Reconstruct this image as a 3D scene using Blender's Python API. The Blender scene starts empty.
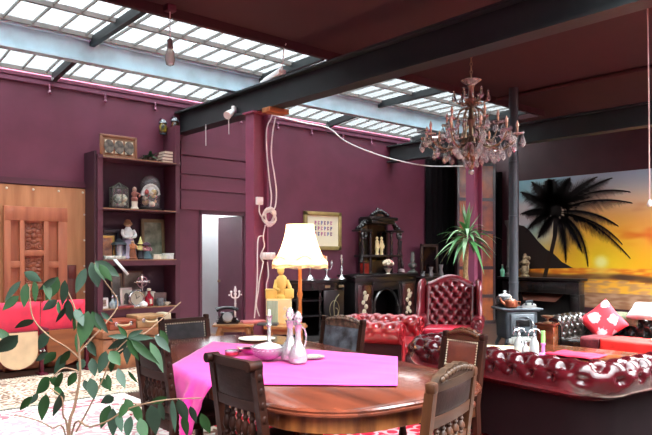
import bpy, bmesh, math, random
from mathutils import Vector, Matrix, noise
R = random.Random(7)
PI = math.pi
sc = bpy.context.scene
COL = sc.collection
V = Vector
# ---------------------------------------------------------------- photo geometry
F = 644.0; CX = 326.0; HY = 253.0; CH = 1.5
FX, FY = .6595, .7517            # camera heading in room axes; right = (FY, -FX)
def at(px, py, u=None, v=None, z=None, Z=None):
    a = (px-CX)/F; b = (HY-py)/F
    du = FX+FY*a; dv = FY-FX*a
    if Z is None:
        if u is not None: Z = u/du
        elif v is not None: Z = v/dv
        else: Z = (z-CH)/b
    return V((du*Z, dv*Z, CH+b*Z))

# ---------------------------------------------------------------- materials
def lin(c):
    return tuple((x/255/12.92 if x/255 <= .04045 else ((x/255+.055)/1.055)**2.4) for x in c) + (1,)
def newmat(name):
    m = bpy.data.materials.new(name); m.use_nodes = True
    nt = m.node_tree; b = nt.nodes['Principled BSDF']
    return m, nt, b
def N(nt, t, **k):
    n = nt.nodes.new(t)
    for a, v in k.items():
        if a.startswith('i_'):
            key = a[2:]
            n.inputs[int(key) if key.isdigit() else key].default_value = v
        else: setattr(n, a, v)
    return n
def ramp(nt, fac, stops):
    r = nt.nodes.new('ShaderNodeValToRGB')
    e = r.color_ramp.elements
    while len(e) < len(stops): e.new(.5)
    for k, (p, c) in enumerate(stops):
        e[k].position = p; e[k].color = c
    nt.links.new(fac, r.inputs[0]); return r
MC = {}
def M(name, col, rough=.5, metal=0, coat=0, var=.12, vs=6, bump=0, bs=60, spec=.5, stretch=None, col2=None, sheen=0):
    if name in MC: return MC[name]
    m, nt, b = newmat(name)
    c1 = lin(col)
    if col2 is None: c2 = tuple(x*(1-var) for x in c1[:3])+(1,); c1 = tuple(min(1, x*(1+var)) for x in c1[:3])+(1,)
    else: c2 = lin(col2)
    tc = N(nt, 'ShaderNodeTexCoord'); mp = N(nt, 'ShaderNodeMapping')
    if stretch: mp.inputs['Scale'].default_value = stretch
    nt.links.new(tc.outputs['Object'], mp.inputs['Vector'])
    nz = N(nt, 'ShaderNodeTexNoise', i_Scale=vs, i_Detail=4)
    nt.links.new(mp.outputs[0], nz.inputs['Vector'])
    r = ramp(nt, nz.outputs[0], [(.35, c2), (.65, c1)])
    nt.links.new(r.outputs[0], b.inputs['Base Color'])
    b.inputs['Roughness'].default_value = rough; b.inputs['Metallic'].default_value = metal
    b.inputs['Coat Weight'].default_value = coat; b.inputs['Coat Roughness'].default_value = .12
    b.inputs['Specular IOR Level'].default_value = spec
    if sheen: b.inputs['Sheen Weight'].default_value = sheen
    if bump:
        n2 = N(nt, 'ShaderNodeTexNoise', i_Scale=bs, i_Detail=3)
        nt.links.new(mp.outputs[0], n2.inputs['Vector'])
        bp = N(nt, 'ShaderNodeBump', i_Strength=bump, i_Distance=.01)
        nt.links.new(n2.outputs[0], bp.inputs['Height']); nt.links.new(bp.outputs[0], b.inputs['Normal'])
    MC[name] = m; return m
def wood(name, c1, c2, axis='x', rough=.35, coat=.2, s=5, spec=.35):
    st = {'x': (.12, 1, 1), 'y': (1, .12, 1), 'z': (1, 1, .12)}[axis]
    return M(name, c1, rough, coat=coat, spec=spec, col2=c2, vs=s*3, stretch=st, bump=.08, bs=s*8)
def glass(name, col=(255, 255, 255), k=.82, ior=1.5, thin=False):
    if name in MC: return MC[name]
    m, nt, b = newmat(name)
    t = N(nt, 'ShaderNodeBsdfTransparent'); t.inputs[0].default_value = lin(col)
    g = N(nt, 'ShaderNodeBsdfGlossy'); g.inputs['Roughness'].default_value = .05
    d = N(nt, 'ShaderNodeBsdfDiffuse'); d.inputs[0].default_value = lin(col)
    f = N(nt, 'ShaderNodeFresnel', i_IOR=ior)
    if thin:                                   # single sheet: same reflectance from both sides
        gm = N(nt, 'ShaderNodeNewGeometry'); mr = N(nt, 'ShaderNodeMapRange'); nt.links.new(gm.outputs['Backfacing'], mr.inputs[0])
        mr.inputs[3].default_value = ior; mr.inputs[4].default_value = 1/ior; nt.links.new(mr.outputs[0], f.inputs[0])
    mx = N(nt, 'ShaderNodeMixShader'); m2 = N(nt, 'ShaderNodeMixShader'); m2.inputs[0].default_value = 1-k
    nt.links.new(t.outputs[0], m2.inputs[1]); nt.links.new(d.outputs[0], m2.inputs[2])
    nt.links.new(f.outputs[0], mx.inputs[0]); nt.links.new(m2.outputs[0], mx.inputs[1]); nt.links.new(g.outputs[0], mx.inputs[2])
    nt.links.new(mx.outputs[0], nt.nodes['Material Output'].inputs[0])
    MC[name] = m; return m
def emis(name, col, s):
    m, nt, b = newmat(name)
    b.inputs['Base Color'].default_value = lin(col); b.inputs['Emission Color'].default_value = lin(col)
    b.inputs['Emission Strength'].default_value = s
    return m
def vcol(name, rough=.5):
    m, nt, b = newmat(name)
    a = N(nt, 'ShaderNodeVertexColor', layer_name='paint')
    nt.links.new(a.outputs[0], b.inputs['Base Color']); b.inputs['Roughness'].default_value = rough
    return m
def rugmat(name, hw, hl, bands, field, field2, sc_=7, b1=.3, thr=.5):
    # oriental rug: nested border bands measured from the edge, motif fields by voronoi
    m, nt, b = newmat(name); L = nt.links.new
    tc = N(nt, 'ShaderNodeTexCoord'); sp = N(nt, 'ShaderNodeSeparateXYZ'); L(tc.outputs['Object'], sp.inputs[0])
    def mth(op, a, c):
        n = N(nt, 'ShaderNodeMath', operation=op)
        for k, q in enumerate((a, c)):
            if q is None: continue
            if hasattr(q, 'links'): L(q, n.inputs[k])
            else: n.inputs[k].default_value = q
        return n.outputs[0]
    dx = mth('SUBTRACT', hw, mth('ABSOLUTE', sp.outputs[0], None)); dy = mth('SUBTRACT', hl, mth('ABSOLUTE', sp.outputs[1], None))
    d = mth('MINIMUM', dx, dy)
    vo = N(nt, 'ShaderNodeTexVoronoi', i_Scale=sc_); L(tc.outputs['Object'], vo.inputs['Vector'])
    wv = N(nt, 'ShaderNodeTexNoise', i_Scale=sc_*3, i_Detail=5); L(tc.outputs['Object'], wv.inputs['Vector'])
    mot = mth('ADD', mth('MULTIPLY', mth('SINE', mth('MULTIPLY', vo.outputs['Distance'], 18), None), .3), wv.outputs[0])
    mk = ramp(nt, mot, [(thr-.05, lin(field)), (thr+.07, lin(field2))])
    prev = mk.outputs[0]
    for (d0, ca, cb) in reversed(bands):
        bd = ramp(nt, mot, [(.45, lin(ca)), (.55, lin(cb))])
        mx = N(nt, 'ShaderNodeMix', data_type='RGBA')
        L(mth('LESS_THAN', d, d0), mx.inputs[0]); L(prev, mx.inputs[6]); L(bd.outputs[0], mx.inputs[7])
        prev = mx.outputs[2]
    L(prev, b.inputs['Base Color']); b.inputs['Roughness'].default_value = .95; b.inputs['Specular IOR Level'].default_value = .1
    n2 = N(nt, 'ShaderNodeTexNoise', i_Scale=180); bp = N(nt, 'ShaderNodeBump', i_Strength=.3, i_Distance=.004)
    L(n2.outputs[0], bp.inputs['Height']); L(bp.outputs[0], b.inputs['Normal'])
    return m

# ---------------------------------------------------------------- mesh builder
class MB:
    def __init__(s): s.bm = bmesh.new()
    def face(s, pts):
        return s.bm.faces.new([s.bm.verts.new(p) for p in pts])
    def box(s, c, size, rz=0, bev=0, rx=0, ry=0):
        r = bmesh.ops.create_cube(s.bm, size=1)
        vs = r['verts']
        mt = Matrix.Translation(c) @ Matrix.Rotation(rz, 4, 'Z') @ Matrix.Rotation(ry, 4, 'Y') @ Matrix.Rotation(rx, 4, 'X') @ Matrix.Diagonal((*size, 1))
        bmesh.ops.transform(s.bm, matrix=mt, verts=vs)
        if bev:
            es = list({e for v in vs for e in v.link_edges})
            bmesh.ops.bevel(s.bm, geom=es, offset=bev, segments=3 if bev > .015 else 2, affect='EDGES', profile=.5)
        return s
    def box2(s, p0, p1, bev=0):
        p0, p1 = V(p0), V(p1)
        return s.box((p0+p1)/2, [abs(a) for a in (p1-p0)], bev=bev)
    def tube(s, pts, r, n=8, closed=False):
        pts = [V(p) for p in pts]; m = len(pts); rings = []
        prevx = None
        for i, p in enumerate(pts):
            if closed: t = pts[(i+1) % m]-pts[i-1]
            else: t = pts[min(i+1, m-1)]-pts[max(i-1, 0)]
            if t.length < 1e-9: t = V((0, 0, 1))
            t.normalize()
            if prevx is None:
                x = t.cross(V((0, 0, 1)))
                if x.length < .05: x = t.cross(V((0, 1, 0)))
            else:
                x = prevx - t*prevx.dot(t)
                if x.length < 1e-4: x = t.orthogonal()
            x.normalize(); y = t.cross(x); prevx = x
            rr = r[i] if isinstance(r, (list, tuple)) else r
            rings.append([s.bm.verts.new(p+(x*math.cos(2*PI*k/n)+y*math.sin(2*PI*k/n))*rr) for k in range(n)])
        for i in range(m if closed else m-1):
            a, b = rings[i], rings[(i+1) % m]
            for k in range(n):
                s.bm.faces.new((a[k], a[(k+1) % n], b[(k+1) % n], b[k]))
        if not closed:
            s.bm.faces.new(rings[0][::-1]); s.bm.faces.new(rings[-1])
        return s
    def cyl(s, p0, p1, r, r1=None, n=16):
        return s.tube([p0, p1], [r, r if r1 is None else r1], n)
    def lathe(s, c, prof, n=18, sx=1, sy=1):
        c = V(c); rings = []
        for (r, z) in prof:
            r = max(r, .0005)
            rings.append([s.bm.verts.new(c+V((r*sx*math.cos(2*PI*k/n), r*sy*math.sin(2*PI*k/n), z))) for k in range(n)])
        for a, b in zip(rings, rings[1:]):
            for k in range(n): s.bm.faces.new((a[k], a[(k+1) % n], b[(k+1) % n], b[k]))
        s.bm.faces.new(rings[0][::-1]); s.bm.faces.new(rings[-1]); return s
    def ball(s, c, r, n=12):
        if not isinstance(r, (tuple, list)): r = (r, r, r)
        q = bmesh.ops.create_uvsphere(s.bm, u_segments=n, v_segments=max(6, n//2+2), radius=1)
        bmesh.ops.transform(s.bm, matrix=Matrix.Translation(c) @ Matrix.Diagonal((*r, 1)), verts=q['verts']); return s
    def prism(s, pts, ext):
        ext = V(ext); a = [s.bm.verts.new(p) for p in pts]; b = [s.bm.verts.new(V(p)+ext) for p in pts]
        n = len(pts)
        s.bm.faces.new(a[::-1]); s.bm.faces.new(b)
        for k in range(n): s.bm.faces.new((a[k], a[(k+1) % n], b[(k+1) % n], b[k]))
        return s
    def grid(s, f, nu, nv, flip=False):
        g = [[s.bm.verts.new(f(i/nu, j/nv)) for j in range(nv+1)] for i in range(nu+1)]
        for i in range(nu):
            for j in range(nv):
                q = (g[i][j], g[i+1][j], g[i+1][j+1], g[i][j+1])
                s.bm.faces.new(q[::-1] if flip else q)
        return g
    def leaf(s, p, d, up, L, W, droop=.15, fold=.25, n=5, pw=.8):
        p = V(p); d = V(d).normalized(); side = d.cross(V(up))
        if side.length < .05: side = d.orthogonal()
        side.normalize(); nn = side.cross(d).normalized(); rows = []
        for i in range(n+1):
            t = i/n; w = W*.5*(math.sin(PI*min(1, t**pw*.98+.01)))
            c = p+d*L*t-V((0, 0, 1))*droop*L*t*t
            rows.append([s.bm.verts.new(c-side*w+nn*fold*w), s.bm.verts.new(c), s.bm.verts.new(c+side*w+nn*fold*w)])
        for a, b in zip(rows, rows[1:]):
            s.bm.faces.new((a[0], a[1], b[1], b[0])); s.bm.faces.new((a[1], a[2], b[2], b[1]))
        return s
    def out(s, name, mat, parent=None, smooth=True, ang=40, merge=False):
        if merge: bmesh.ops.remove_doubles(s.bm, verts=s.bm.verts, dist=1e-5)
        bmesh.ops.recalc_face_normals(s.bm, faces=s.bm.faces)
        me = bpy.data.meshes.new(name); s.bm.to_mesh(me); s.bm.free()
        me.materials.append(mat)
        if smooth:
            me.polygons.foreach_set('use_smooth', [True]*len(me.polygons)); me.set_sharp_from_angle(angle=math.radians(ang))
        o = bpy.data.objects.new(name, me); COL.objects.link(o)
        if parent: o.parent = parent
        return o
def tag(o, label=None, cat=None, group=None, kind=None):
    if label: o['label'] = label
    if cat: o['category'] = cat
    if group: o['group'] = group
    if kind: o['kind'] = kind
    return o
def thing(name, loc, label, cat, rz=0, group=None):
    o = bpy.data.objects.new(name, None); COL.objects.link(o)
    o.location = loc; o.rotation_euler = (0, 0, rz); o.empty_display_size = .1
    return tag(o, label, cat, group)
def solo(mb, name, mat, loc, label, cat, rz=0, group=None, **k):
    o = mb.out(name, mat, **k); o.location = loc; o.rotation_euler = (0, 0, rz)
    return tag(o, label, cat, group)
def struct(mb, name, mat, **k):
    return tag(mb.out(name, mat, **k), kind='structure')
def copy_tree(o, parent=None):
    c = o.copy(); COL.objects.link(c)
    if parent: c.parent = parent
    for ch in list(o.children): copy_tree(ch, c)
    return c
def arc(c, r, a0, a1, n, ax='xz'):
    o = []
    for k in range(n+1):
        t = math.radians(a0+(a1-a0)*k/n)
        x, y = r*math.cos(t), r*math.sin(t)
        o.append(V(c)+(V((x, 0, y)) if ax == 'xz' else V((0, x, y)) if ax == 'yz' else V((x, y, 0))))
    return o
def bez(p0, p1, p2, p3, n=10):
    p0, p1, p2, p3 = map(V, (p0, p1, p2, p3))
    return [p0*(1-t)**3+p1*3*t*(1-t)**2+p2*3*t*t*(1-t)+p3*t**3 for t in [k/n for k in range(n+1)]]

# ---------------------------------------------------------------- palette
plum = M('plum_paint', (102, 48, 67), .5, var=.10, vs=2.5, bump=.05, bs=30)
plum_b = M('plum_boards', (104, 50, 68), .5, var=.12, vs=2, bump=.05, bs=40, stretch=(.3, 1, 4))
plum_d = M('plum_shelf', (88, 44, 58), .45, var=.1, vs=3)
ceilm = M('ceiling_paint', (56, 14, 20), .8, var=.08, vs=2)
steel = M('grey_blue_steel', (96, 112, 118), .5, metal=0, var=.15, vs=4, bump=.1, bs=25)
steel_d = M('dark_steel', (32, 37, 39), .5, var=.15, vs=4, bump=.1, bs=25)
pinkpost = M('pink_post_paint', (142, 72, 98), .45, var=.08, vs=3)
white = M('white_plastic', (244, 240, 238), .4, var=.03)
whitewall = M('white_wall', (205, 208, 210), .6, var=.03)
floorm = wood('dark_floor_boards', (70, 46, 36), (46, 30, 24), 'x', .4, .1)
black = M('ebonised_wood', (24, 22, 22), .28, coat=.3, var=.2)
black_h = M('ebonised_carving', (34, 32, 32), .22, coat=.5, var=.2)
blackcloth = M('black_cloth', (14, 11, 13), .95, var=.2, spec=.1)
gilt = M('gilt', (190, 160, 92), .35, metal=.7, var=.15)
brass = M('brass', (150, 124, 98), .3, metal=.75, var=.1)
silver = M('silver', (200, 200, 200), .22, metal=.9, var=.1)
copper = M('copper', (146, 80, 54), .35, metal=.6, var=.15)
iron = M('cast_iron', (56, 62, 68), .42, metal=.2, var=.15, vs=10)
ironl = M('cast_iron_light', (92, 98, 104), .4, metal=.2, var=.15, vs=10)
mahog = wood('mahogany_top', (98, 46, 30), (60, 28, 19), 'y', .2, .5, 3, .4)
mahog_d = wood('mahogany_dark', (104, 54, 30), (58, 28, 16), 'y', .22, .4, 4)
oak_d = wood('dark_oak', (48, 23, 15), (28, 13, 9), 'z', .5, .0, 5, .1)
oak = wood('mid_oak', (74, 40, 19), (46, 25, 12), 'z', .45, .03, 5, .25)
oakx = wood('mid_oak_rail', (74, 40, 19), (44, 24, 12), 'x', .45, .03, 5, .25)
leath_dk = M('dark_brown_leather', (32, 17, 14), .6, coat=0, spec=.12, var=.25, vs=12, bump=.15, bs=80)
leath_br = M('chestnut_leather', (86, 40, 27), .3, coat=.3, var=.25, vs=10, bump=.12, bs=80)
leath_gr = M('charcoal_leather', (38, 36, 38), .6, coat=0, spec=.15, var=.3, vs=14, bump=.2, bs=80)
leath_ox = M('oxblood_leather', (54, 7, 12), .2, coat=.1, spec=.3, var=.22, vs=7, bump=.06, bs=90)
leath_oxd = M('oxblood_leather_dark', (70, 16, 20), .22, coat=.6, var=.25, vs=7, bump=.06, bs=90)
leath_rd = M('red_leather', (136, 18, 28), .28, coat=.5, var=.2, vs=7, bump=.06, bs=90)
leath_gn = M('dark_green_brown_leather', (36, 29, 26), .22, coat=.55, var=.25, vs=7, bump=.06, bs=90)
redvel = M('red_velvet', (242, 50, 84), .8, var=.12, vs=5, sheen=.5)
clothm = M('magenta_cloth', (212, 30, 140), .75, var=.05, vs=4, sheen=.2)
glassm = glass('clear_glass', (250, 250, 250), .92, thin=True)
crystal = glass('crystal', (255, 254, 252), .72, 2.2)
cream = M('cream', (236, 214, 160), .6, var=.06)
ivory = M('ivory', (226, 216, 196), .5, var=.08)
green_leaf = M('green_leaf', (21, 50, 18), .6, coat=.0, spec=.3, var=.25, vs=9)
green_leaf2 = M('grey_green_leaf', (31, 49, 36), .6, coat=.0, spec=.3, var=.25, vs=8)
stemm = M('stem_bark', (112, 84, 62), .7, var=.2, vs=30)
# ================================================================ ROOM SHELL
YW, UW, ZC = 8.8, 12.4, 4.03
V0S, V1S, U1S = 6.1, 8.76, 10.4           # skylight well
floor = struct(MB().box2((-3.1, -4.1, -.1), (UW+.1, YW+2.2, 0)), 'floor', floorm)
dl = at(200, 300, v=YW).x; dr = at(245.5, 300, v=YW).x; dz = at(222, 213, v=YW).z
w = MB()
w.box2((-3, YW, 0), (dl, YW+.15, 3.84)); w.box2((dr, YW, 0), (UW+.1, YW+.15, 3.84)); w.box2((dl, YW, dz), (dr, YW+.15, 3.84))
struct(w, 'wall_left', plum)
struct(MB().box2((UW, -4, 0), (UW+.15, YW+.15, 4.1)), 'wall_right', M('plum_paint_shaded', (66, 31, 41), .55, var=.1, vs=2.5))  # plum darkened here so the wall reads as lying in shade
c = MB(); c.box2((-3, 2.7, ZC), (UW+.15, V0S, ZC+.12)); c.box2((-3, 1.9, ZC), (7.2, 2.7, ZC+.12)); c.box2((12.2, -3.8, ZC), (UW+.15, 2.7, ZC+.12)); c.box2((5.6, -3.8, ZC), (7.2, 1.9, ZC+.12)); c.box2((U1S, V0S, ZC), (UW+.15, YW+.15, ZC+.12))
c.box2((-3.15, -4.2, ZC), (UW+.15, -3.8, ZC+.12))
struct(c, 'ceiling', ceilm)
struct(MB().box2((-3.15, -4.15, 0), (UW+.15, -4, ZC)), 'wall_near', plum)
struct(MB().box2((-3.15, -4, 0), (-3, YW+.15, ZC+.1)), 'wall_side', plum)
# passage behind the doorway: white wall, floor shared
w = MB(); w.box2((dl-1.2, YW+1.6, 0), (dr+2.2, YW+1.7, 3.0)); w.box2((dl-1.3, YW+.15, 0), (dl-1.2, YW+1.7, 3.0)); w.box2((dr+2.2, YW+.15, 0), (dr+2.3, YW+1.7, 3.0))
struct(w, 'wall_passage', whitewall)
struct(MB().box2((dl-1.3, YW+.15, 2.6), (dr+2.3, YW+1.43, 2.7)), 'ceiling_passage', whitewall)  # roof added to dim the passage; rear gap lights its back wall
# plum door leaf, hinged on the right, standing ajar into the passage
dw = at(220.5, 300, v=YW+.12).x
d = MB().box2((-.02, 0, .01), (.02, .72, dz-.03))
door = struct(d, 'door_1', plum); door.location = (dr-.03, YW+.02, 0)
ang = math.atan2((dr-.03)-at(220.5, 300, v=YW+.7).x, .68)
door.rotation_euler = (0, 0, ang)
mb = MB().ball((-.045, .66, 1.02), .026).cyl((-.03, .66, 1.02), (0, .66, 1.02), .012)
mb.out('door_knob', brass, door)
t = MB(); t.box2((dl-.02, YW-.015, 0), (dl+.03, YW+.15, dz)); t.box2((dr-.03, YW-.015, 0), (dr+.05, YW+.15, dz+.03)); t.box2((dl-.02, YW-.015, dz-.03), (dr+.05, YW+.15, dz+.03))
struct(t, 'trim_1', plum_d)
# boards above the door with dark open joints
for k, (xa, ya, xb, yb) in enumerate(((181, 157, 249, 161), (181, 176, 249, 178.5), (181, 191, 249, 193.5))):
    a = at(xa, ya, v=YW-.03); b = at(xb, yb, v=YW-.03); z = (a.z+b.z)/2
    if k == 0: mb = MB(); za = 3.2
    mb.box2((a.x, YW-.03, z+.016), (b.x+.12, YW, za)); za = z-.012
a = at(181, 212, v=YW-.03); mb.box2((a.x, YW-.03, dz+.03), (b.x+.12, YW, za))
struct(mb, 'trim_2', plum_b)
# dark strip painted as shade on the shelves' outer side, ledge over the door panel
b = at(97.5, 250, v=8.42).x-.004; a = b-.03
struct(MB().box2((a, 8.44, 0), (b, YW, 2.86)), 'trim_3', M('plum_side_shade', (56, 28, 40), .5))
z = at(40, 185, v=YW-.05).z
struct(MB().box2((-2, YW-.05, z+.0), (a, YW, z+.05)).box2((-2, YW-.03, z+.05), (a, YW, z+.08)), 'trim_4', plum_d)
# wall-head rail below the skylight
mb = MB().box2((-3, YW-.04, 3.70), (U1S+.3, YW, 3.75)).box2((-3, YW-.03, 3.775), (U1S+.3, YW, 3.82))
for k in range(14):
    x = .6+k*.75; mb.tube([(x, YW-.03, 3.72), (x, YW-.05, 3.66), (x, YW-.04, 3.62)], .012, 6); mb.ball((x, YW-.045, 3.61), .026, 8)
struct(mb, 'trim_5', M('lilac_trim', (120, 66, 88), .45, var=.05))
# steel: main beams across the room, purlin under the skylight, columns
def ibeam(name, p0, p1, w_, h_, mat, fl=.025, fv=.02):
    p0, p1 = V(p0), V(p1); d = (p1-p0); L = d.length; rz = math.atan2(d.y, d.x); c = (p0+p1)/2
    mb = MB()
    mb.box(c+V((0, 0, fl/2)), (L, w_, fl), rz); mb.box(c+V((0, 0, h_-fl/2)), (L, w_, fl), rz); mb.box(c+V((0, 0, h_/2)), (L, fv, h_-2*fl+.002), rz)
    return struct(mb, name, mat)
B1, B2 = 4.78, 9.41
zb = 3.29
ibeam('trim_6', (B1, -1.2, zb), (B1, YW-.01, zb), .20, .33, steel_d)
ibeam('trim_7', (B2, -1.2, zb), (B2, YW-.01, zb), .20, .33, steel_d)
ibeam('trim_8', (-3, 7.45, 3.70), (U1S+.2, 7.45, 3.70), .12, .28, M('pale_blue_steel', (176, 204, 214), .5, var=.14, vs=4, bump=.1, bs=25))
for nm, x in (('trim_9', B1), ('trim_10', B2)):
    mb = MB(); mb.box2((x-.12, 6.69, 0), (x-.10, 6.87, zb)); mb.box2((x-.10, 6.77, 0), (x+.09, 6.79, zb)); mb.box2((x+.09, 6.69, 0), (x+.11, 6.87, zb))
    mb.box2((x-.15, 6.66, zb-.02), (x+.15, 6.90, zb))
    struct(mb, nm, pinkpost)
# skylight glazing
def zs(v): return ZC-.01-max(0, v-V0S)*.012-max(0, v-7.45)*.10
glaz = M('glazing_bar', (120, 116, 112), .6)
pane = glass('wired_skylight_glass', (64, 66, 67), .994, thin=True)
pane_added = glass('added_skylight_glass', (222, 225, 225), .97, thin=True)
pane_dimmed = glass('dimmed_skylight_glass', (138, 140, 141), .985, thin=True)  # pane tinted only to cut the light coming through
def skylight(n, v0, v1, us, rails, pane=pane):
    mb = MB()
    x = us[0]
    while x < us[1]:
        mb.box(((x), (v0+v1)/2, zs((v0+v1)/2)), (.014, (v1-v0), .028), rx=math.atan2(zs(v1)-zs(v0), v1-v0)); x += .29
    for v in [v0+.02, v1-.02]+rails: mb.box2((us[0], v-.02, zs(v)-.03), (us[1], v+.02, zs(v)+.02))
    fr = struct(mb, f'window_{n}', glaz)
    g = MB(); g.face([(us[0], v0, zs(v0)+.022), (us[1], v0, zs(v0)+.022), (us[1], v1, zs(v1)+.022), (us[0], v1, zs(v1)+.022)])
    g.out('pane', pane, fr)
skylight(1, V0S, 7.40, (-3, U1S), [6.72])
skylight(2, 7.50, V1S, (-3, U1S), [])
skylight(3, -3.8, 1.9, (-3, 5.6), [-2.0, 0], pane_dimmed)
skylight(4, -3.8, 2.7, (7.2, 12.2), [-2, .3], pane_added)  # unseen skylight added to brighten the mural
mb = MB()                                  # dark rafters of the skylight
for x in (.55, 2.9, 5.3, 7.7, 10.0):
    for va, vb in ((V0S, 7.45), (7.45, V1S)): mb.box((x, (va+vb)/2, zs((va+vb)/2)-.05), (.06, vb-va, .10), rx=math.atan2(zs(vb)-zs(va), vb-va))
struct(mb, 'trim_11', steel_d)
mb = MB(); mb.box2((-3, V0S-.06, ZC-.10), (U1S, V0S, ZC+.12)); mb.box2((U1S, V0S-.06, ZC-.1), (U1S+.06, YW, ZC+.12)); struct(mb, 'trim_12', ceilm)
mb = MB(); mb.tube([(8.95, -1, 3.99), (8.95, 6.0, 3.99)], .03, 8); struct(mb, 'trim_13', ceilm)
# skirting
mb = MB(); mb.box2((dr+.05, YW-.02, 0), (UW, YW, .14)); struct(mb, 'baseboard_left', plum_d)
mb = MB(); mb.box2((UW-.02, -4, 0), (UW, YW-.02, .14)); struct(mb, 'baseboard_right', plum_d)

# ================================================================ MURAL
def build_mural():
    U = UW-.012
    tl = at(519, 181, u=U); top = tl.z; bot = .42; vl = tl.y; vr = 4.3
    nx, nz = 170, 120
    me = bpy.data.meshes.new('beach_mural')
    bm = bmesh.new(); lay = bm.loops.layers.float_color.new('paint')
    def lerp(a, b, t): t = max(0, min(1, t)); t = t*t*(3-2*t); return tuple(x+(y-x)*t for x, y in zip(a, b))
    sun = at(601, 262, u=U); hor = at(600, 268, u=U).z
    K = {}
    def paint(v, z):
        # v falls to the right in the picture
        x = (vl-v)/(vl-vr); n1 = noise.noise(V((v*1.1, z*3.2, 1))); n2 = noise.noise(V((v*3, z*9, 5))); n3 = noise.noise(V((v*5, z*22, 9)))
        if z > hor:
            t = (z-hor)/(top-hor)
            left = lerp((250, 200, 70), (150, 222, 236), t*1.7)
            left = lerp(left, (248, 252, 252), max(0, 1.0-abs(t-.6)*2)*(.8+n1))
            right = lerp((255, 168, 30), (255, 176, 84), t*2.4); right = lerp(right, (228, 208, 190), (t-.4)*2.2); right = lerp(right, (172, 194, 214), (t-.7)*3.4)
            c = lerp(left, right, (x-.05)*2.2)
            if x > .45:
                cl = max(0, 1-abs(t-.33)/.13)*max(0, min(1, (x-.45)*4))*(.75+1.2*n2)
                c = lerp(c, (240, 104, 40), cl)
                cl = max(0, 1-abs(t-.62)/.07)*max(0, min(1, (x-.5)*4))*(.4+1.6*n2)
                c = lerp(c, (226, 150, 104), cl)
            d = math.hypot(v-sun.y, (z-sun.z)*1.1)
            c = lerp(c, (255, 214, 40), 1-d/1.3); c = lerp(c, (255, 244, 150), 1.25-d/.17)
        else:
            t = (hor-z)/(hor-bot)
            base = lerp((232, 128, 30), (214, 124, 48), t)
            c = lerp(base, (255, 186, 60), .5+1.3*n3-.1)
            d = abs(v-sun.y); c = lerp(c, (255, 214, 90), (1-d/.5)*.8*(1-t))
            # breaking wave
            wc = .24+.03*math.sin(v*3)+.05*(x-.5)
            wv = max(0, 1-abs(t-wc)/(.10+.03*n1)); c = lerp(c, (92, 62, 44), min(1, wv*1.6)*(.8+.5*n2))
            if t > wc+.09: c = lerp((250, 186, 60), (206, 150, 96), .5+1.6*n3) if t < .62 else lerp((150, 104, 74), (190, 150, 120), .5+n3)
        return lin([max(0, min(255, q)) for q in c])
    grid = [[bm.verts.new((U, vl+(vr-vl)*i/nx, bot+(top-bot)*j/nz)) for j in range(nz+1)] for i in range(nx+1)]
    def setc(f, fn):
        for l in f.loops: l[lay] = fn(l.vert.co)
    for i in range(nx):
        for j in range(nz):
            f = bm.faces.new((grid[i][j], grid[i][j+1], grid[i+1][j+1], grid[i+1][j])); setc(f, lambda p: paint(p.y, p.z))
    blk = lin((16, 13, 12)); blk2 = lin((40, 26, 16))
    def P(px, py, k=1): 
        q = at(px, py, u=U); return V((U-.0015*k, q.y, q.z))
    def poly(pts, k=1, colr=blk):
        f = bm.faces.new([bm.verts.new(P(x, y, k)) for x, y in pts]); setc(f, lambda p: colr)
    poly([(519, 225), (524, 226), (530, 231), (538, 241), (546, 249), (554, 254), (562, 262), (573, 268), (519, 269)], 1, lin((42, 32, 28)))
    # palm trunk and crown
    tr = [(556, 212, 5), (555, 236, 4.2), (551, 254, 4), (547, 268, 4), (543, 284, 4.5), (539, 300, 5)]
    for (x0, y0, w0), (x1, y1, w1) in zip(tr, tr[1:]): poly([(x0-w0/2, y0), (x0+w0/2, y0), (x1+w1/2, y1), (x1-w1/2, y1)], 2, blk2 if y0 > 235 else blk)
    poly([(556+6*math.cos(k*PI/5), 211+8*math.sin(k*PI/5)) for k in range(10)], 2)
    fr = [((556,210),(545,192),(532,182)), ((556,210),(551,186),(549,179)), ((556,210),(562,186),(570,178)), ((556,210),(575,186),(597,177)), ((557,210),(585,186),(612,178)), ((557,210),(592,184),(630,192)), ((557,211),(594,194),(632,203)), ((555,211),(538,196),(521,192)), ((555,211),(538,206),(521,214)), ((555,212),(540,210),(526,232)), ((555,213),(545,222),(538,238)), ((558,212),(590,206),(618,226)), ((558,213),(592,214),(630,258)), ((558,214),(584,222),(588,266)), ((558,214),(574,226),(582,252)), ((557,214),(566,232),(566,262)), ((558,213),(598,216),(622,244))]
    rr = random.Random(3)
    for f in fr:
        p = [V((*q, 0)) for q in f]
        pts = [p[0]*(1-t)**2+p[1]*2*t*(1-t)+p[2]*t*t for t in [k/16 for k in range(17)]]
        for a, b in zip(pts, pts[1:]):
            d = (b-a).normalized(); n = V((-d.y, d.x, 0)); poly([(a+n*.6)[:2], (b+n*.6)[:2], (b-n*.6)[:2], (a-n*.6)[:2]], 3)
        for k in range(2, 17):
            for sub in (0, .33, .66):
                a = pts[k]*(1-sub)+pts[k-1]*sub; d = (pts[k]-pts[k-1]).normalized(); t = k/16
                L = 15*math.sin(PI*min(1, .25+t*.72))*rr.uniform(.7, 1.15)
                for s in (-1, 1):
                    n = V((-d.y, d.x, 0))*s
                    e = a+(d*.75+n*.65+V((0, .55, 0))).normalized()*L*(1 if (n.y+.3) > 0 else .85); e.y = max(e.y, 182.5-(e.x-519)*.1); e.x = max(e.x, 520)
                    poly([(a-d*.7)[:2], (a+d*.7)[:2], e[:2]], 3)
    bm.to_mesh(me); bm.free(); me.materials.append(vcol('mural_print', .45))
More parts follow.
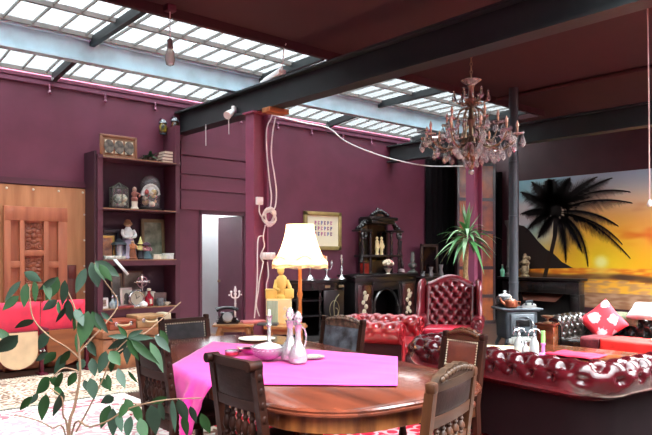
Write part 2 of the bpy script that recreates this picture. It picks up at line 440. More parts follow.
    o = bpy.data.objects.new('beach_mural', me); COL.objects.link(o)
    tag(o, 'large wall mural of a palm at an orange sunset beach', 'mural')
build_mural()

# ================================================================ RUGS
def rug(name, c, hw, hl, mat, label, z=.012, rz=0):
    mb = MB().box((0, 0, z/2), (hw*2, hl*2, z), bev=.004)
    fr = solo(mb, name, mat, (c[0], c[1], 0), label, 'rug', rz)
    for s in (-1, 1):
        f = MB().box((0, s*(hl+.006), .004), (hw*2, .014, .006))
        for k in range(int(hw*2/.03)): f.box((-hw+.015+k*.03, s*(hl+.035), .004), (.012, .07, .006))
        f.out('fringe', M('rug_fringe', (222, 210, 190), .9), fr)
    return fr
tan = rugmat('tan_rug', 1.9, .76, [(.10, (190, 156, 136), (226, 206, 184)), (.34, (224, 200, 178), (130, 98, 84)), (.42, (236, 222, 200), (186, 150, 130))], (232, 212, 190), (156, 120, 104), 9)
rug('woven_rug', (3.55, 7.42), 1.9, .76, tan, 'worn tan patterned rug in front of the shelf unit', .010)
wht = rugmat('white_rug', 1.45, 1.55, [(.10, (226, 206, 200), (240, 232, 226)), (.36, (240, 226, 220), (206, 120, 130)), (.44, (240, 234, 230), (226, 190, 190))], (244, 238, 232), (222, 168, 172), 6)
rug('woven_rug', (1.45, 5.02), 1.45, 1.55, wht, 'pale cream and pink rug beneath the leafy plant', .014)
redm = rugmat('red_rug', 1.3, 2.1, [(.05, (226, 210, 200), (160, 30, 44)), (.36, (240, 232, 222), (150, 110, 96)), (.42, (214, 50, 66), (240, 220, 210))], (214, 36, 62), (240, 170, 176), 5, thr=.62)
rug('woven_rug', (3.85, 3.95), 1.3, 2.1, redm, 'red patterned rug with white border under the dining table', .022)
pat = rugmat('patterned_rug', 1.3, 1.7, [(.1, (90, 30, 34), (140, 60, 60)), (.4, (60, 30, 34), (150, 80, 70))], (120, 36, 44), (60, 30, 40), 5)
rug('woven_rug', (6.6, 3.6), 1.3, 1.7, pat, 'dark red rug under the low table among the sofas', .012)
# ================================================================ DINING TABLE
TC, THW, THL, TT, TRZ = V((2.72, 3.60, 0)), .71, 1.49, .75, -.13
def rrect(hw, hl, r, n=8):
    o = []
    for sx, sy, a in ((1, 1, 0), (-1, 1, 90), (-1, -1, 180), (1, -1, 270)):
        for k in range(n+1):
            t = math.radians(a+90*k/n); o.append((sx*(hw-r)+r*math.cos(t), sy*(hl-r)+r*math.sin(t)))
    return o
tb = thing('dining_table', TC, 'long polished mahogany dining table with rounded corners under a pink cloth', 'table', TRZ)
mb = MB(); rings = []
for inset, z in ((.012, TT-.038), (0, TT-.032), (0, TT-.022), (.008, TT-.018), (.006, TT-.008), (.016, TT)):
    rings.append([mb.bm.verts.new((x, y, z)) for x, y in rrect(THW-inset, THL-inset, .48)])
for a, b in zip(rings, rings[1:]):
    for k in range(len(a)): mb.bm.faces.new((a[k], a[(k+1) % len(a)], b[(k+1) % len(a)], b[k]))
mb.bm.faces.new(rings[0][::-1]); mb.bm.faces.new(rings[-1])
mb.out('tabletop', mahog, tb, ang=30)
mb = MB(); ro = rrect(THW-.05, THL-.05, .44); ri = rrect(THW-.08, THL-.08, .42)
for z0, z1 in ((TT-.125, TT-.038),):
    q = [[mb.bm.verts.new((x, y, z)) for x, y in p] for p, z in ((ro, z0), (ro, z1), (ri, z1), (ri, z0))]
    for a, b in zip(q, q[1:]+q[:1]):
        for k in range(len(a)): mb.bm.faces.new((a[k], a[(k+1) % len(a)], b[(k+1) % len(a)], b[k]))
mb.out('apron', wood('mahogany_apron', (150, 92, 46), (88, 46, 24), 'z', .25, .4, 5), tb)
for sx in (-1, 1):
    for sy in (-1, 1):
        prof = [(.03, .0), (.032, .06), (.045, .08), (.03, .10), (.04, .14), (.055, .3), (.06, .44), (.05, .50), (.062, .52), (.05, .54), (.05, .56)]
        mb = MB().lathe((sx*.50, sy*1.18, .0225), prof, 16); mb.box((sx*.50, sy*1.18, .652), (.11, .11, .14), bev=.008)
        mb.out('leg', mahog_d, tb)

# ---------------------------------------------------------------- pink cloth
C1, C2, C3, CT = V((2.84, 4.67, 0)), V((3.42, 3.12, 0)), V((2.67, 2.44, 0)), V((1.62, 3.46, 0))
EDGE = -THW-.010
TMX = Matrix.Translation(TC) @ Matrix.Rotation(TRZ, 4, 'Z'); TMI = TMX.inverted()
def clothp(i, j):
    p = TMI @ ((C1*(1-i)+C2*i)*(1-j)+(CT*(1-i)+C3*i)*j)
    x, y = p.x, p.y; z = TT+.006+.0025*(noise.noise(V((x*5, y*5, 0)))+1)
    z += .004*max(0, noise.noise(V((x*9+y*5, y*2-x*3, 3))))
    if x < EDGE:
        dd = EDGE-x; rp = math.sin(y*23+1)*.03+math.sin(y*41)*.012
        x = EDGE-.012-(abs(rp)+rp*.6)*min(1, dd/.2)-.03*min(1, dd/.1); z = TT+.006-dd*1.06+.01*noise.noise(V((y*6, dd*6, 1)))
        if dd < .03: z = TT+.006-dd*.8; x = EDGE-.012*dd/.03-.02*dd/.03
    return TMX @ V((x, y, z))
mb = MB(); mb.grid(clothp, 60, 60)
cl = mb.out('tablecloth', clothm, ang=180)
sd = cl.modifiers.new('thickness', 'SOLIDIFY'); sd.thickness = .002; sd.offset = 1
tag(cl, 'bright magenta cloth laid askew over the dining table, one corner hanging', 'tablecloth')
# ---------------------------------------------------------------- glass on the table
tz = TT+.0155
def tpos(px, py): q = at(px, py, z=tz); return V((q.x, q.y, tz))
def decanter(px, py, s, label, stopper=True):
    t = thing('decanter', tpos(px, py), label, 'decanter', group='glassware on the pink cloth')
    MB().lathe((0, 0, 0), [(.055*s, 0), (.072*s, .01*s), (.078*s, .06*s), (.06*s, .12*s), (.03*s, .17*s), (.022*s, .24*s), (.03*s, .30*s), (.04*s, .315*s), (.034*s, .315*s), (.02*s, .30*s), (.017*s, .24*s), (.025*s, .17*s), (.055*s, .12*s), (.07*s, .06*s), (.05*s, .02*s)], 20).out('body', crystal, t)
    if stopper: MB().lathe((0, 0, .29*s), [(.013*s, 0), (.016*s, .03*s), (.03*s, .05*s), (.036*s, .08*s), (.02*s, .12*s), (.003, .135*s)], 8).out('stopper', crystal, t)
    h = [V((.04*s, 0, .29*s)), V((.085*s, 0, .27*s)), V((.10*s, 0, .20*s)), V((.065*s, 0, .12*s))]
    MB().tube(bez(*h), .007*s, 6).out('handle', crystal, t)
decanter(298, 363, .82, 'cut glass decanter with stopper, rightmost on the pink cloth')
decanter(290, 360, .86, 'tall glass decanter standing close behind the stoppered decanter')
t = thing('candlestick', tpos(269, 352), 'slim clear glass candlestick on the pink cloth', 'candlestick', group='glassware on the pink cloth')
MB().lathe((0, 0, 0), [(.055, 0), (.05, .012), (.018, .03), (.014, .06), (.024, .075), (.014, .09), (.013, .19), (.024, .2), (.016, .215), (.02, .26), (.028, .27), (.012, .268)], 16).out('stem', crystal, t)
MB().lathe((0, 0, .262), [(.012, 0), (.012, .05), (.002, .055)], 10).out('candle', ivory, t)
t = thing('bowl', tpos(268, 360), 'round cut glass bowl with pinkish white glow at the cloth centre', 'bowl', group='glassware on the pink cloth')
MB().lathe((0, 0, 0), [(.04, 0), (.045, .006), (.09, .03), (.118, .07), (.122, .095), (.116, .095), (.11, .07), (.08, .035), (.02, .012)], 24).out('body', crystal, t)
MB().lathe((0, 0, .055), [(.09, 0), (.112, .02), (.08, .05), (.02, .066)], 20).out('lid', glass('frosted_glass', (248, 238, 242), .25), t)
t = thing('dish', tpos(252, 354), 'shallow rose pink glass dish left of the glass bowl', 'dish')
MB().lathe((0, 0, 0), [(.05, 0), (.06, .006), (.11, .05), (.113, .05), (.06, .012), (.01, .008)], 24).out('body', glass('rose_glass', (250, 150, 180), .5), t)
t = thing('ashtray', tpos(232, 355), 'small round red and silver tin on the pink cloth', 'tin')
MB().lathe((0, 0, 0), [(.045, 0), (.05, .003), (.05, .024), (.046, .026)], 20).out('body', M('red_tin', (150, 30, 44), .3, coat=.3), t)
MB().lathe((0, 0, .0255), [(.052, 0), (.052, .009), (.046, .012), (.01, .012)], 20).out('lid', silver, t)
mb = MB().box((0, 0, .009), (.10, .045, .018), bev=.004)
solo(mb, 'glasses_case', M('black_plastic', (20, 18, 20), .3), tpos(243, 351), 'small black case lying behind the red tin', 'case', .6)
mb = MB().lathe((0, 0, 0), [(.05, 0), (.085, .006), (.09, .012), (.05, .008), (.01, .006)], 20)
solo(mb, 'saucer', crystal, tpos(312, 358), 'flat clear glass saucer right of the decanters', 'saucer', group='glassware on the pink cloth')
q = at(257, 340, z=TT); mb = MB().lathe((0, 0, 0), [(.09, 0), (.15, .008), (.16, .016), (.1, .010), (.01, .008)], 28)
solo(mb, 'plate', ivory, (q.x, q.y, TT+.001), 'pale plate on bare table wood at the far end', 'plate')

# ================================================================ DINING CHAIRS
def spindle(mb, x, y, z0, z1, k=1):
    h = z1-z0
    mb.lathe((x, y, z0), [(.008*k, 0), (.013*k, .1*h), (.008*k, .16*h), (.02*k, .34*h), (.017*k, .5*h), (.009*k, .62*h), (.014*k, .72*h), (.008*k, .8*h), (.012*k, h)], 10)
def chair(pos, rz, label, top, wood_m, woodx, leather, wid=.46, finial=True, crest=False, nails=False, panel=(.62, .93), slope=.10, sl=.125, seatm=None, crestm=None):
    t = thing('dining_chair', pos, label, 'chair', rz, 'carved dining chairs around the table')
    sh = .45; hw = wid/2; bk = -.20
    def by(z): return bk-max(0, z-sh)*slope/.5*1.0
    for s in (-1, 1):
        mb = MB()
        x = s*(hw-.022)
        pts = [(x, bk-.05, 0), (x, bk-.015, .2), (x, bk, sh), (x, by(top-.05), top-.05)]
        for a, b in zip(pts, pts[1:]):
            a, b = V(a), V(b); wdt = .022
            e = [V((-wdt, -wdt, 0)), V((wdt, -wdt, 0)), V((wdt, wdt, 0)), V((-wdt, wdt, 0))]
            q0 = [mb.bm.verts.new(a+k) for k in e]; q1 = [mb.bm.verts.new(b+k) for k in e]
            mb.bm.faces.new(q0[::-1]); mb.bm.faces.new(q1)
            for k in range(4): mb.bm.faces.new((q0[k], q0[(k+1) % 4], q1[(k+1) % 4], q1[k]))
        if finial:
            mb.cyl((x, by(top)-.045, top-.03), (x, by(top)+.03, top-.03), .026, n=14); mb.box((x, by(top-.08), top-.06), (.042, .05, .06), bev=.008)
            for k in range(4): mb.ball((x+s*.022, by(.66+k*.07), .66+k*.07), (.008, .014, .02), 8)
        else: mb.box((x, by(top-.02), top-.03), (.048, .05, .05), bev=.012)
        mb.out('leg', wood_m, t)
        mb = MB().lathe((s*(hw-.03), .19, 0), [(.018, 0), (.024, .03), (.018, .06), (.027, .16), (.03, .26), (.02, .31), (.028, .33), (.028, .40)], 12); mb.out('leg', wood_m, t)
    p0, p1 = [top*q/.95 for q in panel]
    # rails of the back
    def rail(z0, z1, th=.03, bow=.012):
        mb = MB(); n = 8
        def f(i, j): 
            x = (-1+2*i)*(hw-.03); z = z0+(z1-z0)*j; return V((x, by(z)-bow*(1-(2*i-1)**2), z))
        for s in (-1, 1): mb.grid(lambda i, j: f(i, j)+V((0, s*th/2, 0)), n, 2)
        for j in (0, 1): mb.grid(lambda i, q: f(i, j)+V((0, (q-.5)*th, 0)), n, 1)
        return mb
    rail(p0-.05, p0+.004).out('lower_rail', woodx, t, merge=True)
    rail(p0-.08-sl, p0-.04-sl).out('spindle_rail', woodx, t, merge=True)
    cm = crestm or woodx
    mb = rail(p1-.01, p1+.03+(0 if crest else .005), .034)
    if crest:
        n = 26
        pts = []
        for k in range(n+1):
            x = -1+2*k/n; pts.append((x*(hw-.03), by(p1+.03)-.02, p1+.028+.055*max(0, math.cos(x*PI/2))**.8+.010*abs(math.sin(x*9.5))))
        pts += [((hw-.03), by(p1)-.02, p1), (-(hw-.03), by(p1)-.02, p1)]
        mb.prism(pts, (0, .035, 0))
        for k in range(-5, 6): mb.ball((k*(hw-.05)/6, by(p1+.03)+.018, p1+.034+.03*math.cos(k/6*PI/2)), (.020, .012, .016), 8)
        for k in range(-5, 6): mb.ball((k*(hw-.05)/6, by(p1+.03)-.022, p1+.034+.03*math.cos(k/6*PI/2)), (.020, .012, .016), 8)
    mb.out('crest_rail', cm, t)
    mb = MB()
    def lf(i, j):
        x = (-1+2*i)*(hw-.045); z = p0+(p1-p0)*j; bul = .016*math.sin(PI*i)**.5*math.sin(PI*j)**.5
        return V((x, by(z)-.012*(1-(2*i-1)**2), z)), bul
    mb.grid(lambda i, j: lf(i, j)[0]+V((0, .010+lf(i, j)[1], 0)), 12, 10); mb.grid(lambda i, j: lf(i, j)[0]-V((0, .010+lf(i, j)[1], 0)), 12, 10)
    bpn = mb.out('backrest', leather, t)
    if nails:
        mb = MB()
        for k in range(17):
            i = (k+.5)/17
            for j in (.035, .965):
                for s in (-1, 1): mb.ball(lf(i, j)[0]+V((0, s*.015, 0)), .007, 6)
        for k in range(9):
            for i in (.03, .97):
                for s in (-1, 1): mb.ball(lf(i, (k+.7)/10)[0]+V((0, s*.014, 0)), .007, 6)
        mb.out('nailheads', M('nailheads', (190, 176, 150), .3, metal=.6), bpn)
    for k in range(5):
        mb = MB(); x = (-.62+.31*k)*(hw-.03)
        spindle(mb, x, by(p0-.1)-.008, p0-.045-sl, p0-.045, 1.15); mb.out('spindle', wood_m, t)
    mb = MB().box((0, .0, sh-.045), (wid-.02, .43, .07), bev=.006); mb.out('seat_frame', woodx, t)
    mb = MB().box((0, .01, sh+.005), (wid-.01, .44, .05), bev=.022); mb.out('seat', seatm or leather, t)
    mb = MB().cyl((-hw+.03, .19, .15), (hw-.03, .19, .15), .013, n=8); mb.out('stretcher', wood_m, t)
    for s in (-1, 1): MB().cyl((s*(hw-.03), .19, .12), (s*(hw-.025), bk-.03, .12), .012, n=8).out('stretcher', wood_m, t)
    return t
FL = .0225
oak_dx = wood('dark_oak_rail', (48, 23, 15), (28, 13, 9), 'x', .5, .0, 5, .1)
chair((2.08, 2.78, FL), -PI/2, 'dark oak dining chair with brown leather back, nearest in front of the magenta cloth', .955, oak_d, oak_dx, leath_dk, .43, slope=.07, panel=(.735, .905), sl=.17)
chair((2.11, 3.78, FL), -PI/2, 'dark oak dining chair at table left end behind the leafy plant', .955, oak_d, oak_dx, leath_dk, .43, slope=.07, panel=(.735, .905), sl=.17)
chair((2.357, 2.11, FL), .27, 'mid brown oak dining chair with carved crest at the near table end', .92, oak, oakx, leath_dk, .53, finial=False, crest=True, slope=.06, panel=(.775, .905), sl=.105, crestm=wood('oak_crest', (64, 42, 26), (36, 24, 16), 'x', .5, .02, 6, .2))
chair((3.44, 2.77, FL), PI/2, 'chestnut leather chair with silver nailheads, back to the near oxblood sofa', .925, oak_d, oakx, leath_br, .36, finial=False, crest=True, nails=True, slope=.10, panel=(.70, .885), sl=.10)
chair((3.02, 5.22, FL), PI, 'charcoal leather chair with nailhead border at the far table end', .89, oak_d, oak_dx, leath_gr, .52, finial=False, crest=False, nails=True, slope=.08, panel=(.64, .88))
chair((3.66, 4.24, FL), PI/2, 'worn charcoal leather chair with carved crest beyond the table, by lamp side', .905, oak_d, oak_dx, M('worn_leather_sheen', (96, 104, 112), .35, coat=.3, col2=(34, 32, 34), vs=9, bump=.3, bs=50), .54, finial=False, crest=True, slope=.08, panel=(.62, .87), crestm=M('worn_crest', (118, 92, 74), .5, col2=(50, 36, 30), vs=25))  # blue-grey blotches paint a sheen onto worn black leather

# ================================================================ CHESTERFIELDS
def tuft(t, s, p, q, dep):
    a = t/p+s/(2*q); b = t/p-s/(2*q)
    h = (abs(math.sin(PI*a)*math.sin(PI*b))+1e-6)**.45
    # distance to the nearest button
    A, B = round(a), round(b); r = math.hypot((a+b-A-B)*.5*p, (a-b-A+B)*q)
    return dep*h-dep*2.6*math.exp(-(r/.029)**2)
def sweep_profile(H, r, zs, outer):
    pts = []                                     # (outward, z, nx, nz, is_tufted, s)
    top_in = H-r-.01; s = 0
    n = int((top_in-zs)/.018)
    for k in range(n+1): z = zs+(top_in-zs)*k/n; pts.append((0, z, -1, 0, z-zs))
    s0 = top_in-zs; m = 34
    for k in range(1, m+1):
        a = math.radians(180-(248*k/m)); pts.append((r+r*math.cos(a), top_in+r*math.sin(a)+.0, math.cos(a), math.sin(a), s0+r*math.radians(248)*k/m))
    S = pts[-1][4]; x = pts[-1][0]-.005
    last = pts[-1]
    pts.append((min(last[0]-.03, outer), last[1]-.015, 1, 0, -1)); pts.append((outer, last[1]-.07, 1, 0, -1)); pts.append((outer, .09, 1, 0, -1)); pts.append((.02, .09, 0, -1, -1))
    return pts, S
def chesterfield(name, pos, rz, W, D, H, leather, label, cat, group=None, ncush=2, dep=.017, p=.165, q=.10, TF=.86, sh=.36, outerm=None, cushm=None):
    t = thing(name, pos, label, cat, rz, group)
    r = .125; inner = .02; outer = .13
    wi = W/2-.25; yb = -D/2+.25; yf = D/2-.04; rc = .09
    prof, S = sweep_profile(H, r, .30, outer)
    # U path with outward normals
    path = []; ds = .0125
    def seg(a, b, n):
        L = (V(b)-V(a)).length; k = max(2, int(L/ds))
        for i in range(k): path.append((V(a)+(V(b)-V(a))*(i/k), V(n)))
    def corner(c, a0, a1):
        k = 26
        for i in range(k):
            a = math.radians(a0+(a1-a0)*i/k); n = V((math.cos(a), math.sin(a))); path.append((V(c)+n*rc, n))
    seg((-wi, yf), (-wi, yb+rc), (-1, 0)); i1 = len(path)+13
    corner((-wi+rc, yb+rc), 180, 270)
    seg((-wi+rc, yb), (wi-rc, yb), (0, -1)); i2 = len(path)+13
    corner((wi-rc, yb+rc), 270, 360)
    seg((wi, yb+rc), (wi, yf+.001), (1, 0)); path.append((V((wi, yf)), V((1, 0))))
    # arc length measured at the roll
    al = [0]
    for (a, na), (b, nb) in zip(path, path[1:]): al.append(al[-1]+((b+nb*r)-(a+na*r)).length)
    tot = al[-1]; np_ = max(1, round(tot/p)); pp = tot/np_
    def ring(bm, i):
        c, n = path[i]; out = []
        for (o, z, nx, nz, s) in prof:
            h = 0
            if s >= 0:
                fade = min(1, (S*TF-s)/.05, s/.04+.0); fe = min(1, (al[i])/.03, (tot-al[i])/.03)
                h = tuft(al[i]+pp/2, s-S*.70, pp, q, dep)*max(0, fade)*max(0, fe)
            oo = o+nx*h; zz = z+nz*h
            out.append(bm.verts.new((c.x+n.x*oo, c.y+n.y*oo, zz)))
        return out
    def part(nm, i0, i1, caps):
        mb = MB(); rs = [ring(mb.bm, i) for i in range(i0, i1+1)]
        for a, b in zip(rs, rs[1:]):
            for k in range(len(a)): mb.bm.faces.new((a[k], a[(k+1) % len(a)], b[(k+1) % len(a)], b[k]))
        nm_out = MB(); no = len(prof)
        for a, b in zip(rs, rs[1:]):                 # flat upholstery panel below the roll
            for k in range(no-4, no-2):
                nm_out.bm.faces.new([nm_out.bm.verts.new(v.co+(v.co-V((0, 0, v.co.z))).normalized()*.003) for v in (a[k], a[k+1], b[k+1], b[k])])
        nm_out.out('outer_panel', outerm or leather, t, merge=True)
        for cp, ri in ((0, 0), (1, -1)):
            if caps[cp]:
                vs = [mb.bm.verts.new(v.co) for v in rs[ri]]; mb.bm.faces.new(vs)
        return mb.out(nm, leather, t, ang=75)
    last = len(path)-1
    part('arm', 0, i1, (1, 0)); part('backrest', i1, i2, (0, 0)); part('arm', i2, last, (0, 1))
    for s in (-1, 1):                            # scrolled arm fronts
        cx = s*(wi+r); mb = MB()
        sp = []
        for k in range(46):
            a = k*.26; rr = .118*(1-k/52); sp.append((cx-s*rr*math.cos(a), yf+.012, H-r-.01+rr*math.sin(a)))
        mb.tube(sp, .010, 6); mb.box((cx-s*.06, yf+.006, .30), (.09, .02, .42), bev=.008)
        mb.out('scroll', leather, t)
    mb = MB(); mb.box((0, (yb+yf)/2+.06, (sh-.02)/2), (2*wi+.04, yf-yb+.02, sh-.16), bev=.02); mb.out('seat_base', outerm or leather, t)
    cw = 2*wi/ncush
    for k in range(ncush):
        mb = MB()
        x0 = -wi+cw*(k+.5)
        def f(i, j, sg): 
            x = (i*2-1); y = (j*2-1); e = (1-abs(x)**6)*(1-abs(y)**6)
            return V((x0+x*(cw/2-.006), (yb+yf)/2+.02+y*((yf-yb)/2), sh+sg*(.05+.045*max(0, e)**.5)))
        a = mb.grid(lambda i, j: f(i, j, 1), 14, 14); mb.grid(lambda i, j: f(i, j, -1), 14, 14, True)
        mb.bm.verts.ensure_lookup_table()
        mb.box((x0, (yb+yf)/2+.02, sh), (cw-.012, yf-yb, .10), bev=.02)
        mb.out('seat_cushion', cushm or leather, t, ang=60)
    for sx in (-1, 1):
        for sy in (-1, 1):
            MB().lathe((sx*(W/2-.2), sy*(D/2-.16), 0), [(.025, 0), (.045, .03), (.045, .06), (.03, .10)], 12).out('foot', oak_d, t)
    return t
dkpan = M('oxblood_leather_shaded', (17, 8, 10), .9, spec=.06)  # same leather darkened, painting the sofa's outer back as unlit
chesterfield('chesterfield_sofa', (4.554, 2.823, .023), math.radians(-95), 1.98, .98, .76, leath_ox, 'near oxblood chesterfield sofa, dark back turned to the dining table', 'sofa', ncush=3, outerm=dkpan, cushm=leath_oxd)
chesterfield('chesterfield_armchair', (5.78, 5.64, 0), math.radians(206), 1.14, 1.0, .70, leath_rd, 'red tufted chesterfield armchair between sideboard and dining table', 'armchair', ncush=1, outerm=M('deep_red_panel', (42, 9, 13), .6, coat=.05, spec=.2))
chesterfield('chesterfield_sofa', (8.62, 3.46, 0), math.radians(92), 2.5, 1.0, .65, leath_gn, 'dark brown tufted sofa below the beach mural', 'sofa', ncush=3, sh=.28)

# ---------------------------------------------------------------- wing chair
wg = thing('wing_chair', (7.18, 5.60, 0), 'red buttoned leather wing chair with rolled arms beside the stove', 'armchair', math.radians(124))
wr = M('wing_red', (98, 14, 26), .3, coat=.5, var=.25, vs=6, bump=.06, bs=90)
mb = MB()
def wb(i, j, sg=1):
    x = (2*i-1)*.31; z = .40+.72*j; top = .60+.10*math.cos(x/.31*PI/2)
    z = .40+(.62+.11*math.cos(x/.31*PI/2)**1.5)*j
    y = -.26-.13*j*1.0
    h = tuft(x+.07, z-.40, .135, .082, .024)*min(1, (1-j)*8)*min(1, (.5-abs(i-.5))*14+.1)
    return V((x, y+.05+h, z))
mb.grid(lambda i, j: wb(i, j), 56, 70)
mb.grid(lambda i, j: V((wb(i, j).x, -.26-.13*j-.07, wb(i, j).z)), 14, 14, True)
mb.tube([V((wb(k/16, 1).x, -.39-.01, wb(k/16, 1).z)) for k in range(17)], .065, 10)
for i in (0, 1): mb.tube([wb(i, k/8)+V((0, -.04, 0)) for k in range(9)], .05, 8)
mb.out('backrest', wr, wg, ang=75)
for s in (-1, 1):
    mb = MB(); x = s*.33
    out = [(-.36, .50), (-.40, 1.06), (-.36, 1.10), (-.24, 1.10), (-.12, 1.06), (-.07, .96), (-.08, .86), (-.04, .74), (.02, .64), (.02, .56)]
    mb.prism([(x-s*.02+s*(.05+y*.12+.04), y, z) for y, z in out], (s*.05, 0, 0))
    mb.tube([(x+s*(.05+y*.12+.045), y, z) for y, z in out[1:]], .034, 8)
    mb.out('wing', wr, wg, ang=60)
    mb = MB(); cx = s*.40
    mb.cyl((cx, -.34, .56), (cx, .34, .55), .085, n=18); mb.box((cx-s*.02, 0, .36), (.10, .68, .36), bev=.02)
    mb.tube([(cx+.075*(1-k/34)*math.cos(k*.3), .345, .55+.075*(1-k/34)*math.sin(k*.3)) for k in range(32)], .008, 5)
    mb.out('arm', wr, wg)
    for y in (-.30, .30): MB().lathe((s*.36, y, 0), [(.016, 0), (.028, .02), (.02, .06), (.034, .15), (.03, .17)], 10).out('leg', oak_d, wg)
MB().box((0, .02, .26), (.78, .68, .20), bev=.03).out('seat_frame', wr, wg)
MB().box((0, .06, .42), (.66, .58, .14), bev=.05).out('seat_cushion', M('cherry_leather', (176, 26, 50), .35, coat=.4), wg)

# ---------------------------------------------------------------- low table and what stands on it
LT = V((6.45, 3.55, 0)); lz = .44
t = thing('coffee_table', LT, 'low dark wooden coffee table between the sofas', 'table', .1)
MB().box((0, 0, lz-.02), (1.0, 1.3, .04), bev=.008).out('tabletop', mahog_d, t)
for sx in (-1, 1):
    for sy in (-1, 1): MB().lathe((sx*.42, sy*.57, .012), [(.02, 0), (.03, .05), (.022, .1), (.034, .3), (.03, .39)], 10).out('leg', mahog_d, t)
def lp(px, v): q = at(px, 300, v=v); return V((q.x, q.y, lz))
def siphon(pos, s, label):
    t = thing('siphon_bottle', pos, label, 'bottle', 2.4, 'soda siphons on the coffee table')
    MB().lathe((0, 0, 0), [(.04*s, 0), (.052*s, .01), (.053*s, .13*s), (.045*s, .17*s), (.02*s, .21*s), (.018*s, .23*s)], 16).out('body', glass('siphon_glass', (236, 242, 242), .55, 1.7), t)
    mb = MB().lathe((0, 0, .22*s), [(.018*s, 0), (.018*s, .03*s), (.010*s, .04*s), (.010*s, .08*s), (.014*s, .085*s), (.006*s, .1*s)], 12)
    mb.tube([(0, 0, .29*s), (.04*s, 0, .295*s), (.06*s, 0, .26*s), (.062*s, 0, .235*s)], .008*s, 6); mb.tube([(0, 0, .315*s), (-.05*s, 0, .30*s), (-.07*s, 0, .26*s)], .007*s, 6)
    mb.out('siphon_head', silver, t)
def tz_at(px, py): q = at(px, py, z=lz); return V((q.x, q.y, lz))
siphon(tz_at(519, 357), .95, 'clear soda siphon bottle, leftmost of three on the low table')
siphon(tz_at(525.5, 358.5), .66, 'smallest soda siphon bottle, between two taller siphons')
siphon(tz_at(534, 357), .92, 'clear soda siphon bottle beside the lime candle')
t = thing('candlestick', tz_at(543, 355), 'pink candlestick holding a lime green candle on the low table', 'candlestick')
MB().lathe((0, 0, 0), [(.05, 0), (.05, .012), (.018, .03), (.02, .06), (.014, .09), (.026, .115), (.02, .13)], 14).out('stem', M('pink_glass', (226, 120, 200), .2, coat=.4), t)
MB().cyl((0, 0, .12), (0, 0, .25), .021, n=12).out('candle', M('lime_wax', (150, 224, 120), .5), t)
MB().cyl((0, 0, .25), (0, 0, .262), .002, n=5).out('wick', black, t)
q0, q1 = tz_at(552, 360), tz_at(604, 360)
mb = MB(); mb.grid(lambda i, j: V(((j-.5)*.42, (i-.5)*.48, .006+.010*(1+noise.noise(V((i*5, j*5, 2))))+.02*math.exp(-((j-.1)/.1)**2))), 24, 18)
o = solo(mb, 'table_runner', M('crimson_cloth', (206, 24, 66), .75, var=.1), (6.30, 3.28, lz), 'crimson cloth laid on the low table behind the sofa', 'cloth', .1)
o.modifiers.new('thickness', 'SOLIDIFY').thickness = .006
mb = MB().box((0, 0, .012), (.34, .48, .024), bev=.003); b = tz_at(506, 350)
solo(mb, 'newspaper', M('paper_stack', (226, 206, 160), .8, var=.12, vs=20), b, 'folded cream newspaper on the low table near the siphons', 'newspaper', .5)
mb = MB().box((0, 0, .014), (.2, .28, .028), bev=.003)
solo(mb, 'magazine', M('magazine_cover', (190, 196, 196), .4, var=.25, vs=14), b+V((-.24, .30, 0)), 'grey-white magazine left of the folded newspaper', 'magazine', .3)

# ---------------------------------------------------------------- on and by the dark sofa
def cushion(name, loc, size, mat, label, rot, cat='cushion', n=24, pat=None):
    w_, h_, d_ = size; mb = MB()
    def f(i, j, s):
        x = 2*i-1; y = 2*j-1; e = max(0, (1-x**4)*(1-y**4))**.55
        px_ = x*(1-.07*(1-abs(y))**1)*w_/2; py_ = y*(1-.07*(1-abs(x)))*h_/2
        return V((px_, s*d_/2*e, py_))
    mb.grid(lambda i, j: f(i, j, 1), n, n); mb.grid(lambda i, j: f(i, j, -1), n, n, True)
    o = mb.out(name, mat, ang=180, merge=True); o.location = loc; o.rotation_euler = rot
    return tag(o, label, cat)
def floralmat():
    m, nt, b = newmat('red_floral_fabric'); L = nt.links.new
    tc = N(nt, 'ShaderNodeTexCoord'); prev = None
    base = N(nt, 'ShaderNodeRGB'); base.outputs[0].default_value = lin((208, 44, 58)); prev = base.outputs[0]
    nz = N(nt, 'ShaderNodeTexNoise', i_Scale=26, i_Detail=3); L(tc.outputs['Object'], nz.inputs[0])
    for (x, z, r) in ((.05, .105, .085), (-.115, -.06, .072), (.10, -.105, .066), (-.17, .17, .06), (.2, .2, .05), (-.02,-.22,.05)):
        sp = N(nt, 'ShaderNodeVectorMath', operation='DISTANCE'); cb = N(nt, 'ShaderNodeCombineXYZ')
        s3 = N(nt, 'ShaderNodeSeparateXYZ'); L(tc.outputs['Object'], s3.inputs[0]); L(s3.outputs[0], cb.inputs[0]); L(s3.outputs[2], cb.inputs[2])
        L(cb.outputs[0], sp.inputs[0]); sp.inputs[1].default_value = (x, 0, z)
        ad = N(nt, 'ShaderNodeMath', operation='MULTIPLY_ADD'); L(nz.outputs[0], ad.inputs[0]); ad.inputs[1].default_value = .10; L(sp.outputs['Value'], ad.inputs[2])
        lt = N(nt, 'ShaderNodeMath', operation='LESS_THAN'); L(ad.outputs[0], lt.inputs[0]); lt.inputs[1].default_value = r+.042
        mx = N(nt, 'ShaderNodeMix', data_type='RGBA'); L(lt.outputs[0], mx.inputs[0]); L(prev, mx.inputs[6])
        mx.inputs[7].default_value = lin((226, 168, 172)); prev = mx.outputs[2]
    L(prev, b.inputs['Base Color']); b.inputs['Roughness'].default_value = .8
    return m
q = at(609, 323, u=8.62)
cushion('cushion', (q.x-.10, q.y+.03, q.z+.02), (.45, .45, .15), floralmat(), 'red cushion with pale flowers balanced on one corner against the dark sofa', (math.radians(14), math.radians(40), math.radians(118)))
t = at(645, 312, u=8.9)
